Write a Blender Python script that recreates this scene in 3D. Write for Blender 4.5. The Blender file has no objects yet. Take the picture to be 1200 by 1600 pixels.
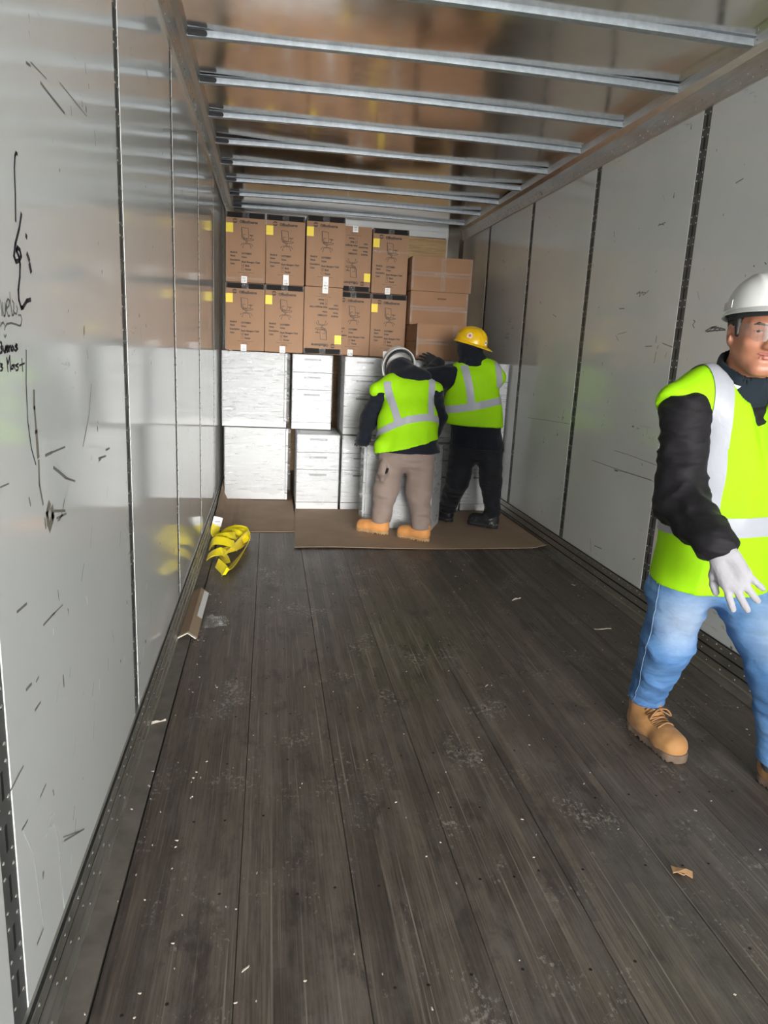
import bpy, bmesh, math, random
import numpy as np
from mathutils import Vector, Matrix
from mathutils.bvhtree import BVHTree

random.seed(7)
rng = np.random.default_rng(7)
SC = bpy.context.scene
COL = SC.collection

# ------------------------------------------------------------------ camera
cam_d = bpy.data.cameras.new('camera')
cam = bpy.data.objects.new('camera', cam_d); COL.objects.link(cam)
cam_d.sensor_fit = 'VERTICAL'; cam_d.sensor_height = 32.0; cam_d.lens = 32.0 * 1100.0 / 1600.0
cam_d.clip_start = 0.02; cam_d.clip_end = 200
cam.matrix_world = Matrix(((0.98667031, -0.01135679, -0.1623352, -0.817),
                           (-0.15559268, 0.22639609, -0.96152781, 0.0),
                           (0.04767193, 0.97396911, 0.22161127, 1.375),
                           (0, 0, 0, 1)))
SC.camera = cam

# ------------------------------------------------------------------ daylight: bright overcast sky entering by the open rear doors
W = bpy.data.worlds.new('overcast_sky'); SC.world = W; W.use_nodes = True
wn = W.node_tree; wn.nodes.clear()
wo = wn.nodes.new('ShaderNodeOutputWorld'); wb = wn.nodes.new('ShaderNodeBackground')
wb.inputs['Color'].default_value = (0.96, 0.985, 1.0, 1); wb.inputs['Strength'].default_value = 7.5
wn.links.new(wb.outputs[0], wo.inputs[0])
sun_d = bpy.data.lights.new('hazy_sun', 'SUN'); sun_d.energy = 2.7; sun_d.angle = math.radians(15)
sun_d.color = (1.0, 0.97, 0.92)
sun = bpy.data.objects.new('hazy_sun', sun_d); COL.objects.link(sun)
sun.rotation_euler = Vector((-0.05, 1.0, -0.075)).to_track_quat('-Z', 'Y').to_euler()
SC.view_settings.view_transform = 'Standard'; SC.view_settings.look = 'None'
SC.view_settings.gamma = 1.0; SC.view_settings.use_curve_mapping = False
SC.view_settings.exposure = 0.55

# ------------------------------------------------------------------ materials
MATS = {}
def lin(c):
    return tuple(((v/255)/12.92 if v/255 <= 0.04045 else ((v/255+0.055)/1.055)**2.4) for v in c)
class NT:
    def __init__(s, m): s.t = m.node_tree; s.n = m.node_tree.nodes; s.l = m.node_tree.links
    def add(s, ty, **kw):
        n = s.n.new(ty)
        for k, v in kw.items():
            if k.startswith('i_'): n.inputs[k[2:].replace('_', ' ')].default_value = v
            else: setattr(n, k, v)
        return n
    def link(s, a, b): s.l.new(a, b)
    def coords(s, scale=(1, 1, 1), kind='Object'):
        tc = s.add('ShaderNodeTexCoord'); mp = s.add('ShaderNodeMapping'); mp.inputs['Scale'].default_value = scale
        s.link(tc.outputs[kind], mp.inputs[0]); return mp.outputs[0]
    def noise(s, vec, scale=5, detail=3, rough=0.55, dist=0):
        n = s.add('ShaderNodeTexNoise'); n.inputs['Scale'].default_value = scale; n.inputs['Detail'].default_value = detail
        n.inputs['Roughness'].default_value = rough; n.inputs['Distortion'].default_value = dist
        s.link(vec, n.inputs['Vector']); return n.outputs['Fac']
    def ramp(s, fac, stops):
        r = s.add('ShaderNodeValToRGB'); e = r.color_ramp.elements
        while len(e) < len(stops): e.new(0.5)
        for q, (p, c) in zip(e, stops):
            q.position = p; q.color = (*c, 1) if len(c) == 3 else c
        s.link(fac, r.inputs[0]); return r.outputs[0]
    def mix(s, fac, a, b, mode='MIX'):
        m = s.add('ShaderNodeMix', data_type='RGBA', blend_type=mode)
        for v, i in ((fac, 0), (a, 6), (b, 7)):
            if hasattr(v, 'is_linked'): s.link(v, m.inputs[i])
            else: m.inputs[i].default_value = v if i == 0 else (*v, 1)
        return m.outputs[2]
    def bump(s, h, strength=0.3, dist=0.01):
        b = s.add('ShaderNodeBump'); b.inputs['Strength'].default_value = strength; b.inputs['Distance'].default_value = dist
        s.link(h, b.inputs['Height']); return b.outputs[0]
def new_mat(name):
    m = bpy.data.materials.new(name); m.use_nodes = True; MATS[name] = m
    return m, NT(m), m.node_tree.nodes['Principled BSDF']
def mat(name, col, rough=0.5, metal=0.0, var=0.0, vs=6.0, bump=0.0, bs=60.0, bd=0.003, spec=0.5, coat=0.0, sheen=0.0, scale=(1, 1, 1)):
    m, N, P = new_mat(name)
    P.inputs['Base Color'].default_value = (*col, 1); P.inputs['Roughness'].default_value = rough
    P.inputs['Metallic'].default_value = metal; P.inputs['Specular IOR Level'].default_value = spec
    P.inputs['Coat Weight'].default_value = coat; P.inputs['Sheen Weight'].default_value = sheen
    if var > 0:
        f = N.noise(N.coords(scale), vs, 4)
        lo = tuple(max(0, c*(1-var)) for c in col); hi = tuple(min(1, c*(1+var)) for c in col)
        N.link(N.ramp(f, [(0.3, lo), (0.7, hi)]), P.inputs['Base Color'])
    if bump > 0:
        N.link(N.bump(N.noise(N.coords(scale), bs, 4), bump, bd), P.inputs['Normal'])
    return m

# white glossy liner panels with scuffs
def wall_mat():
    m, N, P = new_mat('white_liner')
    v1 = N.coords((1, 1, 1))
    big = N.noise(v1, 1.3, 4, 0.6)
    base = N.ramp(big, [(0.3, (0.74, 0.75, 0.74)), (0.7, (0.80, 0.81, 0.80))])
    # rubbed dark streaks lying along the trailer
    st = N.noise(N.coords((6, 3.0, 17)), 2.3, 6, 0.72, 0.6)
    zone = N.noise(v1, 1.7, 2, 0.5)
    mm = N.add('ShaderNodeMath', operation='MULTIPLY'); N.link(st, mm.inputs[0]); N.link(zone, mm.inputs[1])
    k = N.ramp(mm.outputs[0], [(0.40, (0, 0, 0)), (0.45, (0.35, 0.35, 0.35))])
    c = N.mix(k, base, (0.12, 0.12, 0.11))
    # small black specks
    sp = N.noise(N.coords((1, 1.0, 0.6)), 26, 2, 0.5)
    k2 = N.ramp(sp, [(0.755, (0, 0, 0)), (0.775, (0.8, 0.8, 0.8))])
    c = N.mix(k2, c, (0.10, 0.10, 0.10))
    N.link(c, P.inputs['Base Color'])
    rr = N.ramp(N.noise(v1, 3.0, 4), [(0.3, (0.07, 0.07, 0.07)), (0.75, (0.13, 0.13, 0.13))])
    N.link(rr, P.inputs['Roughness'])
    P.inputs['Specular IOR Level'].default_value = 0.62
    N.link(N.bump(N.noise(v1, 1.2, 1), 0.03, 0.02), P.inputs['Normal'])
wall_mat()

def floor_mat():
    m, N, P = new_mat('dark_hardwood')
    tc = N.add('ShaderNodeTexCoord'); sx = N.add('ShaderNodeSeparateXYZ'); N.link(tc.outputs['Object'], sx.inputs[0])
    q = N.add('ShaderNodeMath', operation='MULTIPLY', i_Value=0.0); q.inputs[1].default_value = 34.0; N.link(sx.outputs[0], q.inputs[0])
    fl = N.add('ShaderNodeMath', operation='FLOOR'); N.link(q.outputs[0], fl.inputs[0])
    yq = N.add('ShaderNodeMath', operation='MULTIPLY'); yq.inputs[1].default_value = 0.3; N.link(sx.outputs[1], yq.inputs[0])
    off = N.add('ShaderNodeTexWhiteNoise', noise_dimensions='1D'); N.link(fl.outputs[0], off.inputs['W'])
    ya = N.add('ShaderNodeMath', operation='ADD'); N.link(yq.outputs[0], ya.inputs[0]); N.link(off.outputs['Value'], ya.inputs[1])
    yf = N.add('ShaderNodeMath', operation='FLOOR'); N.link(ya.outputs[0], yf.inputs[0])
    cb = N.add('ShaderNodeCombineXYZ'); N.link(fl.outputs[0], cb.inputs[0]); N.link(yf.outputs[0], cb.inputs[1])
    wn_ = N.add('ShaderNodeTexWhiteNoise', noise_dimensions='2D'); N.link(cb.outputs[0], wn_.inputs['Vector'])
    strip = N.ramp(wn_.outputs['Value'], [(0.0, (0.066, 0.054, 0.047)), (0.5, (0.098, 0.080, 0.068)), (1.0, (0.140, 0.113, 0.094))])
    grain = N.noise(N.coords((60, 1.6, 1)), 3.0, 6, 0.65)
    c = N.mix(0.8, strip, N.ramp(grain, [(0.28, (0.20, 0.20, 0.20)), (0.72, (1.45, 1.40, 1.34))]), 'MULTIPLY')
    # grey wear and trodden dirt
    wear = N.noise(N.coords((2.2, 0.9, 1)), 3.0, 9, 0.75)
    c = N.mix(N.ramp(wear, [(0.46, (0, 0, 0)), (0.72, (0.55, 0.55, 0.55))]), c, (0.20, 0.18, 0.158))
    dark = N.noise(N.coords((2.6, 1.3, 1)), 3.4, 8, 0.72, 0.3)
    c = N.mix(N.ramp(dark, [(0.54, (0, 0, 0)), (0.64, (0.7, 0.7, 0.7))]), c, (0.036, 0.028, 0.026))
    # long pale scratches
    sc = N.noise(N.coords((46, 0.42, 1)), 2.6, 3, 0.6, 0.25)
    c = N.mix(N.ramp(sc, [(0.61, (0, 0, 0)), (0.70, (0.6, 0.6, 0.6))]), c, (0.30, 0.26, 0.22))
    # chalky flecks
    fk = N.noise(N.coords((1, 0.7, 1)), 75, 4, 0.7)
    zn = N.noise(N.coords((1, 0.7, 1)), 4.5, 3, 0.6)
    pm = N.add('ShaderNodeMath', operation='MULTIPLY'); N.link(fk, pm.inputs[0]); N.link(zn, pm.inputs[1])
    c = N.mix(N.ramp(pm.outputs[0], [(0.325, (0, 0, 0)), (0.40, (0.6, 0.6, 0.6))]), c, (0.36, 0.34, 0.31))
    N.link(c, P.inputs['Base Color'])
    N.link(N.ramp(wear, [(0.3, (0.34, 0.34, 0.34)), (0.7, (0.58, 0.58, 0.58))]), P.inputs['Roughness'])
    P.inputs['Specular IOR Level'].default_value = 0.5
    hb = N.mix(0.5, grain, fk)
    N.link(N.bump(hb, 0.35, 0.004), P.inputs['Normal'])
floor_mat()

def metal_mat(name, col, rough, bscale=(1, 1, 1), bs=3.0, bstr=0.0, var=0.1, vs=8):
    m, N, P = new_mat(name)
    P.inputs['Metallic'].default_value = 1.0
    f = N.noise(N.coords(bscale), vs, 5, 0.6)
    N.link(N.ramp(f, [(0.3, tuple(c*(1-var) for c in col)), (0.7, tuple(min(1, c*(1+var)) for c in col))]), P.inputs['Base Color'])
    N.link(N.ramp(f, [(0.3, (rough*0.85,)*3), (0.7, (min(1, rough*1.2),)*3)]), P.inputs['Roughness'])
    if bstr: N.link(N.bump(N.noise(N.coords(bscale), bs, 3), bstr, 0.02), P.inputs['Normal'])
    return m
metal_mat('roof_aluminium', (0.80, 0.77, 0.72), 0.155, bs=1.6, bstr=0.12, var=0.05)
metal_mat('rail_aluminium', (0.60, 0.57, 0.53), 0.34, var=0.12, bscale=(4, 1, 8))
metal_mat('scuff_rail_metal', (0.46, 0.45, 0.42), 0.45, var=0.08, bscale=(1, 1, 1))
mat('galvanised_bow', (0.46, 0.50, 0.54), 0.5, 0.55, var=0.14, vs=30)
mat('post_steel', (0.12, 0.123, 0.123), 0.5, 0.25, var=0.2, vs=14)
metal_mat('rivet_metal', (0.85, 0.85, 0.83), 0.25, var=0.05)
mat('handle_steel', (0.16, 0.16, 0.165), 0.45, 0.3)
mat('dark_gap', (0.012, 0.012, 0.012), 0.7)
mat('liner_edge', (0.80, 0.81, 0.80), 0.35)
mat('floor_edge_metal', (0.15, 0.135, 0.115), 0.6, 0.0, var=0.25, vs=14, bump=0.2, bs=70)
mat('screw_dark', (0.03, 0.027, 0.025), 0.45, 0.6)
mat('cab_white', (0.56, 0.565, 0.57), 0.38, var=0.02)
mat('cab_inside', (0.05, 0.05, 0.055), 0.6)
mat('marker_ink', (0.035, 0.035, 0.05), 0.5)
mat('marker_grey', (0.22, 0.23, 0.22), 0.5)
mat('scuff_rubber', (0.22, 0.21, 0.20), 0.7)
mat('scuff_brown', (0.24, 0.22, 0.18), 0.7)
mat('print_black', (0.045, 0.028, 0.02), 0.6)
mat('black_tape', (0.012, 0.011, 0.011), 0.6, spec=0.12)
mat('label_yellow', (0.88, 0.66, 0.02), 0.5)
mat('label_white', (0.82, 0.82, 0.82), 0.45)
mat('label_print', (0.20, 0.20, 0.22), 0.5)
mat('wall_white_beam', (0.85, 0.86, 0.86), 0.35)
mat('pavement', (0.42, 0.42, 0.41), 0.85, var=0.12, vs=2)

def cardboard(name, col, var=0.10):
    m, N, P = new_mat(name)
    f = N.noise(N.coords((1, 1, 1)), 3.0, 5, 0.6)
    flute = N.noise(N.coords((90, 90, 2)), 2.0, 2)
    c = N.ramp(f, [(0.3, tuple(x*(1-var) for x in col)), (0.7, tuple(min(1, x*(1+var)) for x in col))])
    N.link(c, P.inputs['Base Color']); P.inputs['Roughness'].default_value = 0.72
    P.inputs['Specular IOR Level'].default_value = 0.25
    N.link(N.bump(flute, 0.12, 0.002), P.inputs['Normal'])
cardboard('kraft', (0.345, 0.205, 0.125))
cardboard('kraft_plain', (0.33, 0.185, 0.105))
cardboard('floor_card', (0.37, 0.265, 0.185), 0.12)

def plywood():
    m, N, P = new_mat('plywood')
    w = N.noise(N.coords((1.2, 1, 22)), 3.0, 5, 0.6, 1.2)
    N.link(N.ramp(w, [(0.3, (0.42, 0.25, 0.10)), (0.55, (0.60, 0.39, 0.17)), (0.75, (0.70, 0.48, 0.24))]), P.inputs['Base Color'])
    P.inputs['Roughness'].default_value = 0.55
plywood()

def film(name, sx=(1.2, 1.2, 14), lo=0.05, hi=0.55, rough=0.22, tint=(0.93, 0.94, 0.95), bstr=0.9):
    m, N, P = new_mat(name)
    N.n.remove(P); out = [n for n in N.n if n.type == 'OUTPUT_MATERIAL'][0]
    v = N.coords(sx)
    w = N.noise(v, 3.2, 6, 0.66, 0.9)
    fac = N.ramp(w, [(0.55, (lo,)*3), (0.72, (hi,)*3)])
    tr = N.add('ShaderNodeBsdfTransparent'); tr.inputs[0].default_value = (0.97, 0.975, 0.98, 1)
    gl = N.add('ShaderNodeBsdfGlossy'); gl.inputs['Color'].default_value = (*tint, 1); gl.inputs['Roughness'].default_value = rough
    df = N.add('ShaderNodeBsdfDiffuse'); df.inputs[0].default_value = (*tint, 1)
    b = N.bump(w, bstr, 0.02); N.link(b, gl.inputs['Normal']); N.link(b, df.inputs['Normal'])
    m1 = N.add('ShaderNodeMixShader'); m1.inputs[0].default_value = 0.6; N.link(gl.outputs[0], m1.inputs[1]); N.link(df.outputs[0], m1.inputs[2])
    m2 = N.add('ShaderNodeMixShader'); N.link(fac, m2.inputs[0]); N.link(tr.outputs[0], m2.inputs[1]); N.link(m1.outputs[0], m2.inputs[2])
    N.link(m2.outputs[0], out.inputs[0])
film('stretch_film', (2.6, 2.6, 7), 0.02, 0.6, 0.2, tint=(0.90, 0.91, 0.92), bstr=0.4)
film('stretch_film_dense', (2.4, 2.4, 15), 0.12, 0.9, 0.25, tint=(0.74, 0.75, 0.76), bstr=0.65)
film('clear_tape', (9, 9, 9), 0.10, 0.42, 0.18)

def cloth(name, col, var=0.08, rough=0.85, bs=18, bstr=0.35, bd=0.012, scale=(1, 1, 1), vs=7, sheen=0.1):
    m, N, P = new_mat(name)
    v = N.coords(scale)
    f = N.noise(v, vs, 4, 0.6)
    N.link(N.ramp(f, [(0.3, tuple(x*(1-var) for x in col)), (0.7, tuple(min(1, x*(1+var)) for x in col))]), P.inputs['Base Color'])
    P.inputs['Roughness'].default_value = rough; P.inputs['Specular IOR Level'].default_value = 0.25
    P.inputs['Sheen Weight'].default_value = sheen
    N.link(N.bump(N.noise(v, bs, 4, 0.55, 0.4), bstr, bd), P.inputs['Normal'])
    return m
cloth('hivis', (0.285, 0.60, 0.002), 0.04, 0.75, bs=9, bstr=0.25, sheen=0.0)
cloth('reflective_tape', (0.33, 0.34, 0.38), 0.04, 0.4, bs=22, bstr=0.2, sheen=0)
cloth('black_jacket', (0.007, 0.006, 0.008), 0.2, 0.7, bs=12, bstr=0.5, scale=(1, 1, 2.2), sheen=0.02)
cloth('navy_hoodie', (0.006, 0.008, 0.014), 0.2, 0.9, bs=14, bstr=0.4)
cloth('black_trousers', (0.009, 0.010, 0.013), 0.3, 0.8, bs=12, bstr=0.45)
cloth('taupe_trousers', (0.235, 0.18, 0.155), 0.08, 0.85, bs=12, bstr=0.5)
cloth('collar_navy', (0.006, 0.013, 0.020), 0.2, 0.8)
cloth('glove_grey', (0.33, 0.32, 0.345), 0.06, 0.85, bs=160, bstr=0.4, bd=0.002)
cloth('glove_black', (0.02, 0.02, 0.022), 0.2, 0.7)
cloth('strap_yellow', (0.86, 0.70, 0.01), 0.10, 0.5, bs=120, bstr=0.25, bd=0.002)
cloth('boot_tan', (0.36, 0.18, 0.065), 0.14, 0.65, bs=30, bstr=0.25, bd=0.004)
cloth('boot_orange', (0.60, 0.27, 0.085), 0.14, 0.65, bs=30, bstr=0.25, bd=0.004)
cloth('boot_black', (0.014, 0.014, 0.016), 0.3, 0.5, bs=30, bstr=0.3, bd=0.004)
mat('sole_brown', (0.15, 0.10, 0.07), 0.8, var=0.2, vs=30)
mat('sole_tan', (0.36, 0.22, 0.10), 0.8, var=0.2, vs=30)
mat('sole_black', (0.02, 0.02, 0.022), 0.7)
mat('lace_tan', (0.30, 0.15, 0.06), 0.8)
mat('hat_white', (0.62, 0.62, 0.61), 0.3)
mat('hat_yellow', (0.80, 0.50, 0.008), 0.30)
mat('hat_lining', (0.02, 0.025, 0.03), 0.7)
mat('hat_strap_blue', (0.05, 0.12, 0.28), 0.6)
mat('sticker_pink', (0.80, 0.62, 0.62), 0.5)
mat('sticker_red', (0.55, 0.16, 0.12), 0.5)
mat('hair_black', (0.012, 0.010, 0.010), 0.5, bump=0.5, bs=90)
mat('leaf_brown', (0.42, 0.24, 0.12), 0.8, var=0.2)
mat('chip_pale', (0.52, 0.47, 0.40), 0.8, var=0.2, vs=40)
mat('tongue_dark', (0.10, 0.05, 0.02), 0.8)
mat('eye_white', (0.75, 0.74, 0.72), 0.3)
mat('eye_dark', (0.02, 0.012, 0.01), 0.2)
mat('lip', (0.38, 0.14, 0.11), 0.5)
def skin():
    m, N, P = new_mat('skin')
    f = N.noise(N.coords(), 9, 4)
    N.link(N.ramp(f, [(0.3, (0.36, 0.150, 0.090)), (0.7, (0.44, 0.19, 0.115))]), P.inputs['Base Color'])
    P.inputs['Roughness'].default_value = 0.45; P.inputs['Subsurface Weight'].default_value = 0.08
    P.inputs['Subsurface Radius'].default_value = (0.02, 0.008, 0.004)
skin()
def glass():
    m, N, P = new_mat('lens_clear'); N.n.remove(P); out = [n for n in N.n if n.type == 'OUTPUT_MATERIAL'][0]
    tr = N.add('ShaderNodeBsdfTransparent'); gl = N.add('ShaderNodeBsdfGlossy'); gl.inputs['Roughness'].default_value = 0.08
    mx = N.add('ShaderNodeMixShader'); mx.inputs[0].default_value = 0.22
    N.link(tr.outputs[0], mx.inputs[1]); N.link(gl.outputs[0], mx.inputs[2]); N.link(mx.outputs[0], out.inputs[0])
glass()
def jeans():
    m, N, P = new_mat('jeans_blue')
    f = N.noise(N.coords((1, 1, 2.0)), 6, 5, 0.65)
    c = N.ramp(f, [(0.28, (0.045, 0.11, 0.25)), (0.55, (0.085, 0.19, 0.38)), (0.78, (0.15, 0.28, 0.48))])
    # faded patches on thighs and knees, worn into the denim
    tc = N.add('ShaderNodeTexCoord')
    for ctr, rad in (((0.53, 1.94, 0.55), 0.15), ((0.74, 1.76, 0.62), 0.17)):
        d = N.add('ShaderNodeVectorMath', operation='DISTANCE'); N.link(tc.outputs['Object'], d.inputs[0]); d.inputs[1].default_value = ctr
        k = N.ramp(d.outputs['Value'], [(rad*0.35, (0.75,)*3), (rad, (0, 0, 0))])
        km = N.mix(1.0, k, N.ramp(f, [(0.2, (0.55,)*3), (0.7, (1, 1, 1))]), 'MULTIPLY')
        c = N.mix(km, c, (0.33, 0.38, 0.44))
    N.link(c, P.inputs['Base Color']); P.inputs['Roughness'].default_value = 0.85; P.inputs['Specular IOR Level'].default_value = 0.2
    N.link(N.bump(N.noise(N.coords((1, 1, 2.2)), 14, 4, 0.55, 0.5), 0.45, 0.012), P.inputs['Normal'])
jeans()
def spatter(name, col, fleck, thr, scale=40):
    m, N, P = new_mat(name)
    f = N.noise(N.coords(), scale, 3, 0.6); z = N.noise(N.coords(), 6, 2)
    pm = N.add('ShaderNodeMath', operation='MULTIPLY'); N.link(f, pm.inputs[0]); N.link(z, pm.inputs[1])
    N.link(N.mix(N.ramp(pm.outputs[0], [(thr, (0, 0, 0)), (thr+0.05, (0.8,)*3)]), col, fleck), P.inputs['Base Color'])
    P.inputs['Roughness'].default_value = 0.7
    N.link(N.bump(f, 0.3, 0.004), P.inputs['Normal'])
spatter('boot_spattered', (0.014, 0.015, 0.017), (0.42, 0.44, 0.42), 0.30)
mat('seam_blue', (0.17, 0.25, 0.36), 0.8)
mat('sock_grey', (0.05, 0.05, 0.055), 0.9)

# ------------------------------------------------------------------ mesh helpers
class MB:
    def __init__(s): s.v = []; s.f = []
    def add(s, vs, fs):
        o = len(s.v); s.v += [tuple(x) for x in vs]; s.f += [tuple(i+o for i in f) for f in fs]; return s
    def box(s, x0, x1, y0, y1, z0, z1):
        return s.add([(x0, y0, z0), (x1, y0, z0), (x1, y1, z0), (x0, y1, z0), (x0, y0, z1), (x1, y0, z1), (x1, y1, z1), (x0, y1, z1)],
                     [(0, 3, 2, 1), (4, 5, 6, 7), (0, 1, 5, 4), (1, 2, 6, 5), (2, 3, 7, 6), (3, 0, 4, 7)])
    def prism_y(s, prof, y0, y1):       # closed profile [(x,z)] extruded along y
        n = len(prof)
        vs = [(x, y0, z) for x, z in prof] + [(x, y1, z) for x, z in prof]
        fs = [(i, (i+1) % n, n+(i+1) % n, n+i) for i in range(n)] + [tuple(range(n))[::-1], tuple(range(n, 2*n))]
        return s.add(vs, fs)
    def dome(s, c, n, r, h, seg=6):      # rivet head: c base centre, n outward normal
        n = Vector(n).normalized(); a = n.orthogonal().normalized(); b = n.cross(a); c = Vector(c)
        vs = []
        for rr, hh in ((r, 0), (r*0.75, h*0.7)):
            vs += [c + a*math.cos(t)*rr + b*math.sin(t)*rr + n*hh for t in [2*math.pi*i/seg for i in range(seg)]]
        vs.append(c+n*h)
        fs = [(i, (i+1) % seg, seg+(i+1) % seg, seg+i) for i in range(seg)] + [(seg+i, seg+(i+1) % seg, 2*seg) for i in range(seg)]
        return s.add(vs, fs)
    def tube(s, pts, r, seg=8, closed=False):
        pts = [Vector(p) for p in pts]; n = len(pts); rs = r if isinstance(r, (list, tuple)) else [r]*n
        up = None; rings = []
        for i, p in enumerate(pts):
            t = (pts[min(i+1, n-1)]-pts[max(i-1, 0)]).normalized()
            if up is None: up = t.orthogonal().normalized()
            up = (up - t*up.dot(t)); up = up.normalized() if up.length > 1e-6 else t.orthogonal().normalized()
            b = t.cross(up)
            rings.append([p + up*math.cos(2*math.pi*k/seg)*rs[i] + b*math.sin(2*math.pi*k/seg)*rs[i] for k in range(seg)])
        vs = [q for R_ in rings for q in R_]
        fs = [(i*seg+k, i*seg+(k+1) % seg, (i+1)*seg+(k+1) % seg, (i+1)*seg+k) for i in range(n-1) for k in range(seg)]
        fs += [tuple(range(seg))[::-1], tuple(range((n-1)*seg, n*seg))]
        return s.add(vs, fs)
    def stroke(s, pts, w, axes, off):    # flat marker stroke on a plane: pts 2D, axes = function (u,v)->3D
        for (a, b) in zip(pts[:-1], pts[1:]):
            d = Vector((b[0]-a[0], b[1]-a[1])); L = d.length
            if L < 1e-6: continue
            d /= L; n = Vector((-d.y, d.x))*w*0.5; e = d*w*0.3
            q = [(a[0]-e.x+n.x, a[1]-e.y+n.y), (a[0]-e.x-n.x, a[1]-e.y-n.y), (b[0]+e.x-n.x, b[1]+e.y-n.y), (b[0]+e.x+n.x, b[1]+e.y+n.y)]
            s.add([axes(u, v, off) for u, v in q], [(0, 1, 2, 3)])
        return s
    def mesh(s, name):
        m = bpy.data.meshes.new(name); m.from_pydata(s.v, [], s.f); m.update(); return m
    def build(s, name, material, parent=None, smooth=False, bevel=0.0, segs=2):
        m = s.mesh(name)
        if bevel > 0:
            bm = bmesh.new(); bm.from_mesh(m); bmesh.ops.remove_doubles(bm, verts=bm.verts, dist=1e-6)
            bmesh.ops.recalc_face_normals(bm, faces=bm.faces)
            bmesh.ops.bevel(bm, geom=bm.edges[:], offset=bevel, segments=segs, affect='EDGES', clamp_overlap=True)
            bm.to_mesh(m); bm.free()
        return obj(name, m, material, parent, smooth)
def obj(name, m, material, parent=None, smooth=False):
    if isinstance(material, str): material = MATS[material]
    if len(m.materials) == 0: m.materials.append(material)
    if smooth: m.polygons.foreach_set('use_smooth', [True]*len(m.polygons))
    o = bpy.data.objects.new(name, m); COL.objects.link(o)
    if parent is not None: o.parent = parent
    return o
def empty(name, loc=(0, 0, 0), rz=0.0):
    o = bpy.data.objects.new(name, None); COL.objects.link(o); o.location = loc; o.rotation_euler = (0, 0, rz)
    o.empty_display_size = 0.1
    return o
def tag(o, label=None, cat=None, group=None, kind=None):
    if label: o['label'] = label
    if cat: o['category'] = cat
    if group: o['group'] = group
    if kind: o['kind'] = kind
    return o
def copy_tree(o, parent=None):
    c = o.copy(); COL.objects.link(c); c.parent = parent
    for ch in list(o.children): copy_tree(ch, c)
    return c

# ------------------------------------------------------------------ the trailer shell
HW = 1.25; Y0 = -3.0; Y1 = 8.05
POSTS = [-0.03+1.16*k for k in range(-2, 7)]       # logistic posts along both walls
ZR, ZU = 0.145, 2.59                              # top of the scuff rail, bottom of the top rail

floor = tag(MB().box(-HW, HW, Y0, Y1, -0.10, -0.034).build('floor', 'dark_gap'), kind='structure')
nb = 8; fx0, fx1 = -1.172, 1.172; bw = (fx1-fx0)/nb
for i in range(nb):
    dz = random.uniform(-0.0012, 0.0)
    MB().box(fx0+i*bw+0.0008, fx0+(i+1)*bw-0.0008, Y0, Y1, -0.034, dz).build('floor_board', 'dark_hardwood', floor, bevel=0.0014, segs=1)
for s in (-1, 1):                                 # steel edge strip beside the boards
    a, b = sorted((s*1.176, s*1.236))
    MB().box(a, b, Y0, Y1, -0.034, 0.003).build('edge_strip', 'floor_edge_metal', floor)
sb = MB()
y = 0.35
while y < 6.2:
    for i in range(nb):
        for q in (0.2, 0.5, 0.8):
            if random.random() < 0.62:
                sb.dome((fx0+(i+q)*bw+random.uniform(-.012, .012), y+random.uniform(-.012, .012), -0.0005), (0, 0, 1), 0.0045, 0.0016, 6)
    y += 0.305
tag(sb.build('screw_heads', 'screw_dark', floor, smooth=True), kind='stuff')

MB_g = MB().box(-16, 16, -30, Y0-0.05, -1.35, -1.25)
tag(MB_g.build('dock_pavement', 'pavement'), kind='structure')

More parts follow.
